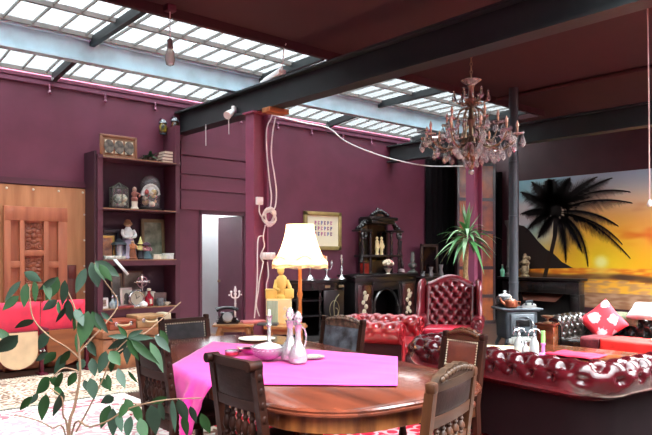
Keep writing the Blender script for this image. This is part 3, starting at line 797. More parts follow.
cushion('cushion', (8.82, t.y-.05, .73), (.42, .34, .14), M('pale_blue_grey', (168, 178, 182), .7), 'pale blue-grey cushion resting on top of the dark sofa back', (math.radians(60), 0, math.radians(92)))
mb = MB()
def thr(i, j):
    y = (i-.5)*.62; a = j*PI*.95
    return V((-.22*math.cos(a)*1.02, y, .02+.16*math.sin(a)**.8+.008*noise.noise(V((i*6, j*6, 0)))))
mb.grid(thr, 24, 20)
o = solo(mb, 'throw_blanket', M('olive_throw', (112, 112, 84), .9, col2=(70, 76, 58), vs=14), (8.93, at(622, 310, u=8.95).y, .505), 'olive green throw over the dark sofa back behind the flowered cushion', 'blanket')
o.modifiers.new('thickness', 'SOLIDIFY').thickness = .012
def drape_over(name, mat, v0, v1, zseat, label, drop_, depth):
    mb = MB(); xf = 8.05
    def bl(i, j):
        y = v0+(v1-v0)*j; L = i*(depth+drop_); wv = .012*noise.noise(V((L*7, y*6, 1)))+.006*math.sin(y*30)*max(0, L-depth)*6
        if L < depth: return V((xf+depth-L, y, zseat+.012+abs(wv)))
        return V((xf-.03-wv, y, zseat+.012-(L-depth)))
    mb.grid(bl, 30, 40); o = mb.out(name, mat, ang=180)
    o.modifiers.new('thickness', 'SOLIDIFY').thickness = .012
    return tag(o, label, 'blanket')
drape_over('blanket', M('scarlet_blanket', (224, 40, 32), .85, var=.15, vs=9), 2.75, 3.86, .395, 'scarlet blanket draped over the dark sofa seat and front', .30, .44)
drape_over('blanket', M('maroon_knit', (104, 22, 30), .9, col2=(70, 12, 22), vs=60), 3.88, 4.12, .395, 'maroon knitted throw at the left edge of the scarlet blanket', .30, .40)
cushion('cushion', (8.62, 2.98, .58), (.44, .34, .12), M('wine_brocade', (96, 30, 44), .8, col2=(56, 18, 30), vs=30), 'wine red patterned cushion at right end of the dark sofa seat', (math.radians(18), 0, math.radians(94)))
mb = MB().box((0, 0, .012), (.26, .18, .024), bev=.004); solo(mb, 'notebook', M('pale_green', (196, 206, 170), .7), (8.34, 3.25, .425), 'small pale green notebook lying on the scarlet blanket', 'notebook', .3)
# wooden side table left of the dark sofa
st = at(553, 322, u=8.0)
t = thing('side_cabinet', (7.80, 4.46, 0), 'brown wooden side cabinet at the left arm of the dark sofa', 'cabinet', .2); t.scale = (.62, .62, 1)
MB().box((0, 0, .30), (.34, .34, .50), bev=.006).out('body', mahog_d, t); MB().box((0, 0, .565), (.40, .40, .03), bev=.006).out('top', mahog, t)
MB().box((-.175, 0, .32), (.014, .26, .34), bev=.003).out('door', mahog, t)
for sx in (-1, 1):
    for sy in (-1, 1): MB().box((sx*.14, sy*.14, .03), (.04, .04, .06)).out('foot', mahog_d, t)
t = thing('table_lamp', (7.80, 4.46, .58), 'small brass dish lamp on the brown side cabinet', 'lamp')
MB().lathe((0, 0, 0), [(.05, 0), (.05, .01), (.012, .02), (.012, .05), (.02, .06)], 14).out('stem', brass, t); MB().lathe((0, 0, .055), [(.02, 0), (.08, .03), (.085, .04), (.075, .04), (.02, .012)], 16).out('bowl', brass, t)
# ================================================================ STOVE
SV = V((8.62, 5.44, 0)); srz = math.atan2(-FX, FY)+PI+.12      # local -y looks to the room
s0 = thing('wood_stove', SV, 'grey cast iron wood stove on legs below the flue pipe', 'stove', srz)
MB().box((0, 0, .45), (.56, .44, .50), bev=.05).out('body', iron, s0)
mb = MB().box((0, 0, .725), (.70, .54, .035), bev=.014); mb.box((0, 0, .70), (.62, .48, .03), bev=.01); mb.out('top_plate', ironl, s0)
mb = MB(); mb.box((0, .235, .46), (.40, .04, .36), bev=.015); mb.tube([(.15*math.cos(a)*1.1, .262, .46+.14*math.sin(a)) for a in [k*PI/12 for k in range(24)]], .012, 6, closed=True)
dd = mb.out('door', ironl, s0)
MB().box((0, .26, .49), (.24, .012, .11), bev=.004).out('pane', M('stove_glass', (30, 28, 28), .1, coat=.6), dd)
mb = MB(); mb.tube([(-.15, .28, .52), (-.16, .31, .47), (-.13, .31, .40)], .010, 6); mb.out('handle', silver, dd)
MB().lathe((0, .27, .33), [(.03, -.02), (.03, .02)], 12).out('knob', iron, dd)
mb = MB().box((0, .28, .14), (.50, .20, .03), bev=.008); mb.box((0, .27, .19), (.50, .03, .08), bev=.006)
for k in range(9): mb.box((-.22+.055*k, .375, .20), (.02, .015, .11), bev=.003)
mb.box((0, .375, .26), (.50, .02, .02), bev=.004); mb.out('ash_fender', M('pale_iron', (176, 178, 172), .45, metal=.3), s0)
for sx in (-1, 1):
    for sy in (-1, 1): MB().tube([(sx*.22, sy*.16, .22), (sx*.27, sy*.2, .1), (sx*.26, sy*.19, 0)], [.04, .028, .034], 8).out('leg', iron, s0)
mb = MB().cyl((0, -.12, .735), (0, -.12, (ZC-.04)/.86), .078, n=20)
for z in (1.15, 2.33, 3.3): mb.lathe((0, -.12, z), [(.078, 0), (.084, .006), (.084, .03), (.078, .036)], 20)
mb.out('flue_pipe', M('flue_grey', (58, 64, 70), .5, metal=.15, var=.08), s0)
mb = MB().box((0, .05, .02), (.86, .92, .04), bev=.006); o = solo(mb, 'hearth_slab', M('hearth_stone', (88, 84, 80), .7), (8.62, 5.44, 0), 'grey stone slab under the wood stove', 'hearth', srz)
s0.location.z = .04; s0.scale = (.9, .9, .86)
def onstove(x, y): return SV+Matrix.Rotation(srz, 3, 'Z') @ V((x*.9, y*.9, 0))+V((0, 0, .7425*.86+.0405))
def pot(name, loc, s, mat, lidm, label, spout=True, rz=0):
    t = thing(name, loc, label, 'kettle' if spout else 'pot', rz)
    MB().lathe((0, 0, 0), [(.075*s, 0), (.105*s, .02*s), (.115*s, .07*s), (.10*s, .12*s), (.06*s, .14*s)], 20).out('body', mat, t)
    MB().lathe((0, 0, .13*s), [(.075*s, 0), (.07*s, .018*s), (.02*s, .03*s), (.012*s, .045*s), (.022*s, .06*s), (.005, .07*s)], 16).out('lid', lidm, t)
    if spout: MB().tube([(.09*s, 0, .05*s), (.16*s, 0, .10*s), (.19*s, 0, .17*s)], [.03*s, .02*s, .012*s], 8).out('spout', mat, t)
    MB().tube([(-.09*s, 0, .10*s), (-.16*s, 0, .11*s), (-.15*s, 0, .04*s), (-.10*s, 0, .04*s)], .009*s, 6).out('handle', mat, t)
pot('kettle', onstove(.16, .15), .9, copper, M('copper_lid', (206, 176, 160), .25, metal=.6), 'copper kettle with pale lid at the left of the stove top', True, srz)
pot('enamel_pot', onstove(.15, -.14), 1.25, M('dark_enamel', (36, 36, 38), .25, coat=.5), M('white_enamel', (232, 232, 228), .25, coat=.4), 'dark pot with white lid behind the copper kettle', False, srz)
t = thing('flat_iron', onstove(-.16, .12), 'grey flat iron resting on the stove top right of the kettle', 'iron', srz+.3)
MB().prism([(-.10, -.055, 0), (.06, -.055, 0), (.13, 0, 0), (.06, .055, 0), (-.10, .055, 0)], (0, 0, .035)).out('sole', M('worn_iron', (150, 150, 148), .45, metal=.5), t)
MB().tube([(-.07, 0, .03), (-.07, 0, .10), (.05, 0, .10), (.05, 0, .03)], .012, 8).out('handle', iron, t)
t = thing('trivet', onstove(-.25, -.05), 'round pale iron trivet leaning by the flue on the stove', 'trivet', srz)
mb = MB().lathe((0, 0, .0), [(.09, 0), (.10, .01), (.10, .03), (.08, .045), (.03, .06), (.01, .06)], 16); mb.out('body', M('pale_trivet', (168, 168, 164), .45, metal=.4), t)

# ================================================================ MANTELPIECE below the mural
v0, v1 = at(581, 290, u=UW-.3).y, 8.10
t = thing('mantelpiece', (UW-.021, (v0+v1)/2, 0), 'dark wooden mantelpiece standing below the beach mural', 'fireplace', -PI/2)
mw = (v1-v0)
MB().box((0, -.16, .965), (mw, .32, .05), bev=.01).out('shelf', black, t)
mb = MB().box((0, -.12, .80), (mw-.14, .22, .26), bev=.006); mb.box((0, -.24, .80), (mw-.7, .02, .14), bev=.006); mb.box((0, -.245, .80), (.26, .03, .16), bev=.012); mb.out('frieze', black_h, t)
for s in (-1, 1):
    mb = MB().box((s*(mw/2-.16), -.12, .335), (.20, .22, .67), bev=.008); mb.box((s*(mw/2-.16), -.235, .36), (.12, .02, .5), bev=.008); mb.box((s*(mw/2-.16), -.13, .06), (.25, .24, .12), bev=.008); mb.out('pilaster', black, t)
MB().box((0, -.03, .335), (mw-.5, .05, .67)).out('fireback', M('soot', (20, 17, 16), .9), t)
mb = MB(); mb.box((0, -.20, .70), (mw-.52, .05, .06), bev=.01); mb.prism([(-.5, -.08, .67), (.5, -.08, .67), (.36, -.20, .50), (-.36, -.20, .50)], (0, -.012, 0)); mb.out('hood', M('aged_copper', (92, 46, 28), .45, metal=.4), t)
def mant(px): q = at(px, 280, u=UW-.2); return V((UW-.2, q.y, .99))
t = thing('figurine', mant(525), 'pale gilt ornate figurine on the mantelpiece right of the flue', 'figurine')
mb = MB().lathe((0, 0, 0), [(.10, 0), (.10, .03), (.06, .06), (.09, .14), (.07, .24), (.11, .30), (.05, .38), (.06, .43), (.02, .50)], 10)
for k in range(7): mb.ball((.0, .09*math.sin(k*1.9), .1+.05*k), .045, 8)
mb.out('body', M('pale_gilt', (176, 156, 120), .5, col2=(84, 66, 48), vs=18), t)
t = thing('tall_candleholder', mant(509), 'tall slim grey carved pillar stand on the mantel left of the flue', 'stand')
MB().lathe((0, 0, 0), [(.10, 0), (.10, .05), (.05, .10), (.05, .15), (.07, .2), (.045, .25), (.045, 1.05), (.06, 1.1), (.09, 1.16), (.09, 1.22)], 12).out('column', M('grey_wood', (96, 96, 92), .6, var=.25), t)
t = thing('bottle', mant(504)+V((-.06, -.0, 0)), 'small pale green glass bottle at the mantel left end', 'bottle')
MB().lathe((0, 0, 0), [(.045, 0), (.05, .02), (.05, .14), (.018, .18), (.018, .24)], 14).out('body', M('green_glass', (120, 206, 168), .15, coat=.5), t); MB().cyl((0, 0, .24), (0, 0, .265), .016, n=10).out('cap', ivory, t)

# ================================================================ DARK CORNER: amber screen, black shade sheets, third cabinet
def dark_sheet(name, p0, p1, z0, z1, label):  # black sheets put in for the unlit dark of this corner
    p0, p1 = V(p0), V(p1); d = p1-p0; n = V((-d.y, d.x, 0)).normalized(); mb = MB()
    w_ = d.length
    mb.grid(lambda i, j: V(p0+d*i+n*.035*math.sin(i*w_*34))+V((0, 0, z0+(z1-z0)*j)), max(20, int(w_*40)), 4)
    o = mb.out(name, blackcloth, ang=180); o.modifiers.new('thickness', 'SOLIDIFY').thickness = .01
    return tag(o, label, 'shade_sheet')
dark_sheet('shade_sheet', (10.45, 8.755, 0), (11.45, 8.755, 0), .03, 3.5, 'black sheet standing in for corner shade, left of the amber glass screen')
dark_sheet('shade_sheet', (12.33, 8.55, 0), (12.33, 8.16, 0), .03, 3.3, 'black strip standing in for corner shade, between amber screen and beach mural')
a, b = at(457, 260, Z=13.55), at(495, 260, Z=13.75)
d = b-a; t = thing('glass_screen', ((a.x+b.x)/2, (a.y+b.y)/2, 0), 'tall dark framed screen of amber glass panels in the far corner', 'screen', math.atan2(d.y, d.x))
ws = V((d.x, d.y)).length; mb = MB()
for x in (-ws/2, -.03, ws/2-.05): mb.box2((x, -.02, 0), (x+.05, .02, 3.45))
for z in (0, .55, 1.15, 1.9, 2.6, 3.35): mb.box2((-ws/2, -.02, z), (ws/2, .02, z+.07))
mb.out('frame', black, t)
amb = M('amber_glass', (176, 92, 26), .3, coat=.3, col2=(96, 40, 10), vs=3)
for x0, x1 in ((-ws/2+.05, -.03), (.02, ws/2-.05)):
    for z0, z1 in ((.07, .55), (.62, 1.15), (1.22, 1.9), (1.97, 2.6), (2.67, 3.35)): MB().box2((x0, -.006, z0), (x1, .006, z1)).out('panel', amb, t)

# ---------------------------------------------------------------- sideboards on the far wall
FV = 8.32                                           # front plane of the cabinets
def flatx(px, v=FV): return at(px, 300, v=v).x
def column(mb, x, y, z0, z1, r=.03):
    h = z1-z0; mb.lathe((x, y, z0), [(r*1.3, 0), (r*1.3, .05*h), (r*.7, .08*h), (r*1.1, .2*h), (r*.7, .34*h), (r, .5*h), (r*.7, .66*h), (r*1.1, .8*h), (r*.7, .92*h), (r*1.3, .95*h), (r*1.3, h)], 12)
def gap(x): return x
# cabinet 1
x0, x1 = flatx(297), flatx(352); W1 = x1-x0; h1 = at(325, 280, v=FV).z
t = thing('chiffonier', ((x0+x1)/2, 8.55, 0), 'long low black chiffonier with gilt scrolled door behind the floor lamp', 'cabinet', 0)
def bow(w_, d_, n=20):  # bow-ended plan, front at -d
    return [(-w_/2, .22)]+[(-w_/2+w_*k/n, -d_+.20*(abs(2*k/n-1)**3)) for k in range(n+1)]+[(w_/2, .22)]
MB().prism([(x, y, h1-.05) for x, y in bow(W1, .28)], (0, 0, .05)).out('top', black, t)
mb = MB().prism([(x, y, h1-.17) for x, y in bow(W1-.08, .25)], (0, 0, .12)); mb.out('frieze', black_h, t); MB().prism([(x, y, .0) for x, y in bow(W1-.06, .25)], (0, 0, .10)).out('plinth', black_h, t)
for z in (.42, .68): MB().prism([(x, y, z) for x, y in bow(W1-.10, .24)], (0, 0, .025)).out('shelf', black, t)
MB().box2((-W1/2+.05, .18, .1), (W1/2-.05, .21, h1-.16)).out('back_panel', blackcloth, t)
dr_ = MB().box2((-.06, -.265, .11), (.40, -.235, h1-.18), bev=.006).out('door', black, t)
mb = MB()
mb.tube(bez((.06, -.27, .30), (.30, -.28, .35), (.0, -.28, .60), (.28, -.27, .78)), .008, 6); mb.tube(bez((.28, -.27, .30), (.1, -.28, .30), (.36, -.28, .50), (.20, -.27, .55)), .008, 6); mb.tube([(.17+.11*math.cos(a), -.272, .52+.16*math.sin(a)) for a in [k*PI/10 for k in range(20)]], .005, 6, closed=True)
mb.out('scrollwork', M('dull_gilt', (160, 152, 120), .35, metal=.6), dr_)
for x in (.02, .34): MB().box((x, -.262, h1-.115), (.12, .02, .045), bev=.012).out('mount', M('bronze_mount', (150, 130, 96), .4, metal=.5), t)
for x in (-W1/2+.10, -.10, .44, W1/2-.10):
    mb = MB(); column(mb, x, -.20 if abs(x) < W1/2-.2 else -.10, .10, h1-.16); mb.out('column', black_h, t)
C1p = lambda px, v=8.5: V((at(px, 280, v=v).x, v, h1))
# cabinet 2 with etagere
x0, x1 = flatx(354), flatx(417); W2 = x1-x0; h2 = at(385, 274, v=FV).z
XC = (x0+x1)/2
t = thing('sideboard', (XC, 8.55, 0), 'tall ornate black sideboard with mirrored turret back on the plum wall', 'sideboard', 0)
MB().box((0, -.03, h2-.025), (W2, .50, .05), bev=.012).out('top', black, t)
MB().box((0, -.02, .06), (W2-.04, .46, .12), bev=.01).out('plinth', black, t); MB().box((0, -.02, h2-.10), (W2-.06, .44, .10), bev=.006).out('frieze', black, t)
MB().box2((-W2/2+.03, .17, .1), (W2/2-.03, .2, h2-.05)).out('back_panel', blackcloth, t)
for s in (-1, 1):
    MB().box2((s*(W2/2-.03), -.23, .1), (s*(W2/2-.45), .17, h2-.12), bev=.006).out('cupboard', black, t)
    p = MB().box((s*(W2/2-.26), -.235, h2/2-.01), (.34, .02, h2-.36), bev=.008).out('door', M('dark_mahogany_panel', (60, 22, 22), .25, coat=.5), t)
    mb = MB()                                  # carved ivory figure inlaid on the door
    for (dx, dz, r) in ((0, .22, .045), (.02, .13, .06), (-.04, .05, .045), (.03, -.03, .05), (-.02, -.12, .055), (.04, -.18, .04), (-.06, -.2, .035), (.07, .17, .03)): mb.ball((s*(W2/2-.26)+dx, -.245, h2/2+dz), (r, .016, r), 8)
    mb.out('inlay', M('ivory_inlay', (206, 194, 166), .45, var=.2), p)
mb = MB(); a = arc((0, -.20, h2-.62), .34, 0, 180, 20); a = [V((p.x*.95, p.y, p.z)) for p in a]
mb.tube(a, .03, 8); mb.box((-.32, -.2, (h2-.62)/2+.05), (.05, .05, h2-.72)); mb.box((.32, -.2, (h2-.62)/2+.05), (.05, .05, h2-.72)); mb.out('arched_niche', black_h, t)
MB().box2((-.36, -.22, h2-.30), (.36, -.19, h2-.14), bev=.01).out('drawer', black, t)
for s in (-1, 1):
    mb = MB(); column(mb, s*(W2/2-.48), -.2, .12, h2-.14, .035); mb.out('column', black_h, t)
# upper stage
ux0, ux1 = at(358, 240, v=8.6).x-XC, at(397, 240, v=8.6).x-XC; uc = (ux0+ux1)/2; uw = ux1-ux0
zt = at(380, 219, v=8.6).z
zz = lambda py: at(378, py, v=8.55).z
mb = MB().box2((uc-uw*.36, .16, h2), (uc+uw*.36, .19, zt)); mb.out('mirror_surround', black, t)
MB().box2((uc-uw*.16, .145, h2+.25), (uc+uw*.30, .158, zt-.12)).out('mirror', M('old_mirror', (38, 35, 38), .1, metal=.9), t)
zs1 = zz(256)
MB().box2((uc-uw/2, -.10, zs1-.02), (uc+uw/2, .16, zs1+.02), bev=.006).out('shelf', black, t)
zsh = zz(231)
for s in (-1, 1):
    MB().box2((uc+s*uw*.27, -.08, zsh-.02), (uc+s*(uw/2+.06), .16, zsh+.02), bev=.006).out('side_canopy', black, t)
    mb = MB(); mb.tube(bez((uc+s*uw*.54, .05, zsh+.02), (uc+s*uw*.40, .05, zsh+.05), (uc+s*uw*.44, .05, zsh+.18), (uc+s*uw*.26, .05, zt-.02)), [.045, .05, .05, .045, .04, .035, .035, .03, .03, .03, .03], 8)
    for k in range(4): mb.ball((uc+s*uw*(.5-.06*k), .0, zsh+.05+.045*k), .035, 8)
    mb.out('scroll', black_h, t)
    for x in (.47, .27):
        mb = MB(); column(mb, uc+s*uw*x, -.03, zs1+.02, zsh-.02, .032); mb.out('column', black_h, t)
        mb = MB(); column(mb, uc+s*uw*x, -.03, h2, zs1-.02, .03); mb.out('column', black_h, t)
    mb = MB(); mb.tube(bez((uc+s*uw*.5, -.05, h2), (uc+s*uw*.62, -.05, h2+.15), (uc+s*uw*.42, -.05, h2+.3), (uc+s*uw*.5, -.05, zs1+.3)), .03, 8)
    mb.tube([(uc+s*(uw*.45+.05*math.cos(k*.5)), -.05, zs1+.40+.07*math.sin(k*.5)) for k in range(13)], .026, 8); mb.out('bracket', black_h, t)
for x in (-.16, -.02): 
    pass
mb = MB().box2((uc-uw*.34, -.14, zt-.03), (uc+uw*.34, .18, zt+.03), bev=.01); mb.box2((uc-uw*.29, -.10, zt-.10), (uc+uw*.29, .16, zt-.03), bev=.01); mb.out('cornice', black, t)
mb = MB(); zp = zz(209)
mb.prism([(uc-uw*.22, .02, zt+.03), (uc+uw*.22, .02, zt+.03), (uc+uw*.15, .02, zt+.10), (uc+uw*.10, .02, zp-.08), (uc+uw*.04, .02, zp-.02), (uc-uw*.04, .02, zp-.02), (uc-uw*.10, .02, zp-.08), (uc-uw*.15, .02, zt+.10)], (0, .06, 0))
for k in range(-4, 5): mb.ball((uc+k*uw*.05, .0, zt+.06+(zp-zt-.10)*max(0, math.cos(k*.36))), .036, 8)
mb.ball((uc-uw*.03, .03, zp-.01), .04, 8); mb.ball((uc+uw*.06, .03, zp-.03), .035, 8)
mb.out('pediment', black_h, t)
# things on the sideboard
def C2p(px, z=h2, v=8.42): return V((at(px, 270, v=v).x, v, z))
t = thing('flower_posy', C2p(388, v=8.33), 'round posy of pink and cream flowers on the sideboard front', 'flowers')
MB().lathe((0, 0, 0), [(.05, 0), (.03, .02), (.06, .08), (.075, .10)], 14).out('vase', ivory, t)
for k in range(22):
    a = k*2.4; ph = .15+k*.055; r = .105
    p = V((r*math.sin(ph)*math.cos(a), r*math.sin(ph)*math.sin(a)*.8, .15+r*math.cos(ph)*.9))
    MB().ball(p, .034, 8).out('blossom', M('pink_blossom', (226, 138, 132), .7) if k % 5 in (0, 1, 3) and k < 14 else M('cream_blossom', (226, 212, 186), .7), t)
for px, nm in ((377, 'left'), (381.5, 'right')):
    p = C2p(px, zs1+.02, 8.5)
    t = thing('figurine', p, f'slim cream figurine on the sideboard shelf, {nm} one of the pair', 'figurine', group='pair of cream figurines')
    mb = MB().lathe((0, 0, 0), [(.035, 0), (.035, .03), (.026, .05), (.04, .14), (.03, .22), (.036, .26), (.014, .29)], 12); mb.tube([(-.03, 0, .24), (-.05, -.02, .16), (-.02, -.03, .12)], .011, 6); mb.tube([(.03, 0, .24), (.05, -.02, .17), (.02, -.035, .13)], .011, 6); mb.out('body', cream, t); MB().ball((0, 0, .315), (.026, .026, .032), 10).out('head', cream, t)
t = thing('lantern', C2p(364.5), 'small red glass lantern box at the sideboard left side', 'lantern')
MB().box((0, 0, .11), (.14, .10, .20), bev=.008).out('glass_box', M('red_lantern_glass', (176, 40, 26), .2, coat=.5, col2=(110, 20, 16), vs=5), t)
mb = MB()
for sx in (-1, 1):
    for sy in (-1, 1): mb.box((sx*.07, sy*.05, .11), (.018, .018, .22))
mb.box((0, 0, .225), (.17, .13, .02)); mb.out('frame', black_h, t)
solo(MB().lathe((0, 0, 0), [(.08, 0), (.15, .012), (.16, .02), (.1, .014), (.01, .01)], 24), 'silver_tray', silver, C2p(366, v=8.36)+V((.06, 0, 0)), 'flat silver dish in front of the red lantern', 'dish')
t = thing('oil_lamp', C2p(412.5, v=8.45), 'grey pewter oil lamp at the sideboard right end', 'lamp')
MB().lathe((0, 0, 0), [(.10, 0), (.105, .02), (.05, .05), (.03, .08), (.085, .13), (.09, .17), (.04, .20)], 16).out('base', M('pewter', (120, 122, 116), .35, metal=.6), t)
MB().lathe((0, 0, .20), [(.035, 0), (.05, .05), (.038, .11), (.034, .20), (.05, .22)], 14).out('chimney', M('grey_glass', (110, 112, 108), .2, coat=.4), t)
solo(MB().lathe((0, 0, 0), [(.05, 0), (.07, .03), (.06, .07), (.02, .09)], 12), 'sugar_bowl', M('pewter_pink', (150, 130, 130), .3, metal=.4), C2p(401.5), 'small pewter bowl between flowers and oil lamp', 'bowl')
# things on cabinet 1
t = thing('table_bell', C1p(310, 8.4), 'small silver bell left on the black chiffonier', 'bell')
MB().lathe((0, 0, 0), [(.09, 0), (.085, .02), (.05, .06), (.035, .09), (.01, .10)], 16).out('body', silver, t); MB().lathe((0, 0, .10), [(.008, 0), (.018, .03), (.008, .06), (.016, .09), (.003, .11)], 10).out('handle', silver, t)
def candleholder(p, h, label, arms=0):
    t = thing('candlestick', p, label, 'candlestick', group='silver candlesticks on the chiffonier')
    MB().lathe((0, 0, 0), [(.085, 0), (.075, .02), (.03, .05), (.016, .09), (.03, .14*1.2), (.014, .2), (.022, h*.6), (.012, h*.7), (.034, h-.06), (.026, h-.03), (.034, h)], 14).out('stem', silver, t)
    for s in ((-1, 1) if arms else ()):
        mb = MB().tube(bez((0, 0, h*.55), (s*.08, 0, h*.45), (s*.13, 0, h*.6), (s*.12, 0, h*.8)), .008, 6); mb.lathe((s*.12, 0, h*.8), [(.03, 0), (.016, .03), (.018, .06)], 10); mb.out('arm', silver, t)
    MB().cyl((0, 0, h), (0, 0, h+.07), .012, n=8).out('candle', ivory, t)
candleholder(C1p(326.5, 8.42), .34, 'two-armed silver candlestick on the chiffonier near the lamp shade', 1)
candleholder(C1p(341.5, 8.42), .36, 'single silver candlestick at the chiffonier right end')
# third, low dark cabinet
x0, x1 = flatx(419), flatx(449); h3 = 1.02
t = thing('console_cabinet', ((x0+x1)/2, 8.45, 0), 'plain low black cabinet in the dark corner behind the wing chair', 'cabinet', 0)
MB().box((0, 0, h3-.02), (x1-x0, .46, .04), bev=.008).out('top', black, t); MB().box((0, .01, (h3-.04)/2), (x1-x0-.06, .42, h3-.04), bev=.008).out('body', black, t)
for s in (-1, 1): MB().box((s*(x1-x0)/4, -.21, .5), ((x1-x0)/2-.08, .02, .8), bev=.006).out('door', black_h, t)
p = V((flatx(428.5, 8.6), 8.58, h3)); fz = at(428, 244, v=8.6).z-h3; fw = flatx(437, 8.6)-flatx(420, 8.6)
t = thing('standing_mirror', p, 'small dark wood framed mirror standing on the corner cabinet', 'mirror')
mb = MB()
for s in (-1, 1): mb.box((s*(fw/2-.03), 0, fz/2), (.06, .04, fz), bev=.006)
mb.box((0, 0, fz-.03), (fw, .04, .06), bev=.006); mb.box((0, 0, .03), (fw, .06, .06), bev=.006); mb.out('frame', M('dark_brown_frame', (62, 46, 40), .4), t)
MB().box((0, .005, fz/2), (fw-.1, .012, fz-.1)).out('glass', M('dim_mirror', (50, 36, 42), .08, metal=.8), t)
for k, (px, hh, lab) in enumerate(((431, .2, 'small grey glass vase before the dark framed mirror'), (441, .24, 'tall grey glass vase right of the dark framed mirror'), (423, .12, 'squat grey glass jar left of the dark framed mirror'))):
    solo(MB().lathe((0, 0, 0), [(.04, 0), (.055, hh*.2), (.03, hh*.6), (.05, hh)], 12), 'vase', M('smoked_glass', (120, 116, 116), .2, coat=.4), (flatx(px, 8.4), 8.4, h3), lab, 'vase')

# ================================================================ FRAMED PRINT ON THE WALL
def picture(name, c, w_, h_, fw, fm, pm, label, depth=.04, rz=0, mount=None, tilt=0, cat='picture'):
    """origin at base centre, face towards local -y"""
    t = thing(name, c, label, cat, rz)
    mb = MB()
    for s in (-1, 1):
        mb.box((s*(w_-fw)/2, 0, h_/2), (fw, depth, h_), bev=min(.006, fw*.2)); mb.box((0, 0, h_/2+s*(h_-fw)/2), (w_, depth, fw), bev=min(.006, fw*.2))
    mb.out('frame', fm, t)
    MB().box((0, depth*.1, h_/2), (w_-fw, depth*.4, h_-fw)).out('picture', pm, t)
    if tilt: t.rotation_euler[0] = -tilt
    return t
a, b = at(304, 211, v=YW-.03), at(341, 251, v=YW-.03)
zt_ = (at(304, 211, v=YW).z+at(341, 213, v=YW).z)/2; zb_ = (at(304, 249, v=YW).z+at(341, 251, v=YW).z)/2
t = picture('framed_print', ((a.x+b.x)/2, YW-.026, zb_), b.x-a.x, zt_-zb_, .07, M('gold_frame', (166, 146, 92), .4, metal=.35, var=.15), M('cream_paper', (238, 228, 196), .6, var=.03), 'gilt framed print with rows of tiny coloured marks on the plum wall', .05)
for r_ in range(3):
    for k in range(6):
        ci = (r_*2+k*3) % 5; cm = [(196, 110, 150), (120, 130, 180), (90, 90, 130), (206, 140, 170), (150, 90, 130)][ci]
        x = -.19+.075*k; z = .49-.10*r_; q = MB()
        q.box((x, -.009, z), (.016, .004, .07)); q.box((x+.018, -.0092, z+.02), (.03, .004, .016)); q.box((x+.016, -.0094, z-.02*((k+r_) % 2)), (.026, .004, .016))
        q.out('printed_mark', M(f'print_ink_{ci}', cm, .7), t)

# ================================================================ FLOOR LAMP
L0 = at(300, 226.5, v=5.25)
LZ = (L0.x, L0.y)
t = thing('floor_lamp', (L0.x, L0.y, .023), 'wooden floor lamp with wavy cream shade beyond the table', 'lamp')
sr = 27.5/F*(V((L0.x, L0.y)).dot(V((FX, FY)))); zt_ = L0.z; zb_ = at(300, 267, v=5.25).z
mb = MB()
def shf(i, j):
    a = 2*PI*i; r = sr*(.50+.50*(j**1.7))*(1+.015*math.cos(a*8)*j) if j < .8 else sr*(.5+.5*(.8**1.7)+.5*(1-.8**1.7)*min(1, (j-.8)/.1))*(1+.015*math.cos(a*8)); z = zt_+(zb_-zt_)*j-(.006*math.cos(a*8)*j)
    return V((r*math.cos(a), r*math.sin(a), z))
mb.grid(shf, 96, 16)
shm, nt, bs = newmat('lamp_shade_silk'); bs.inputs['Base Color'].default_value = lin((252, 232, 206)); bs.inputs['Roughness'].default_value = .8
tr = N(nt, 'ShaderNodeBsdfTranslucent'); tr.inputs[0].default_value = lin((252, 226, 190)); mx = N(nt, 'ShaderNodeMixShader'); mx.inputs[0].default_value = .5
nt.links.new(bs.outputs[0], mx.inputs[1]); nt.links.new(tr.outputs[0], mx.inputs[2]); nt.links.new(mx.outputs[0], nt.nodes['Material Output'].inputs[0])
sh = mb.out('lamp_shade', shm, t, ang=180, merge=True)
mb = MB()
for k in range(150):
    p = shf(k/150, 1); mb.tube([p, p-V((0, 0, .035))], .003, 4)
mb.tube([shf(k/96, 1) for k in range(96)], .007, 5, closed=True); mb.out('fringe', M('cream_fringe', (240, 214, 170), .8), sh)
mb = MB(); mb.tube([shf(k/96, .86)+V((0, 0, .0+.03*math.cos(k/96*2*PI*6))) for k in range(96)], .004, 5, closed=True); mb.out('braid', M('peach_braid', (238, 170, 120), .7), sh)
MB().lathe((0, 0, 0), [(.15, 0), (.15, .03), (.09, .06), (.03, .10), (.024, .14), (.036, .2), (.022, .25), (.020, 1.0), (.030, 1.04), (.020, 1.08), (.018, zt_-.14)], 16).out('pole', wood('lamp_pole', (196, 122, 60), (140, 78, 34), 'z', .3, .3, 6), t)
mb = MB(); mb.cyl((0, 0, zt_-.14), (0, 0, zt_-.08), .02, n=10)
for k in range(3): mb.tube([(0, 0, zt_-.1), (sr*.5*math.cos(k*2.09), sr*.5*math.sin(k*2.09), zt_-.005)], .004, 5)
mb.out('lamp_holder', brass, t)
MB().ball((0, 0, zt_-.03), .035, 12).out('bulb', emis('warm_bulb', (255, 214, 150), 6), t)
bl_ = bpy.data.lights.new('lamp_bulb_light', 'POINT'); bl_.energy = 14; bl_.color = (1, .78, .5); bl_.shadow_soft_size = .04
lo = bpy.data.objects.new('lamp_bulb_light', bl_); COL.objects.link(lo); lo.location = (L0.x, L0.y, zt_-.20)
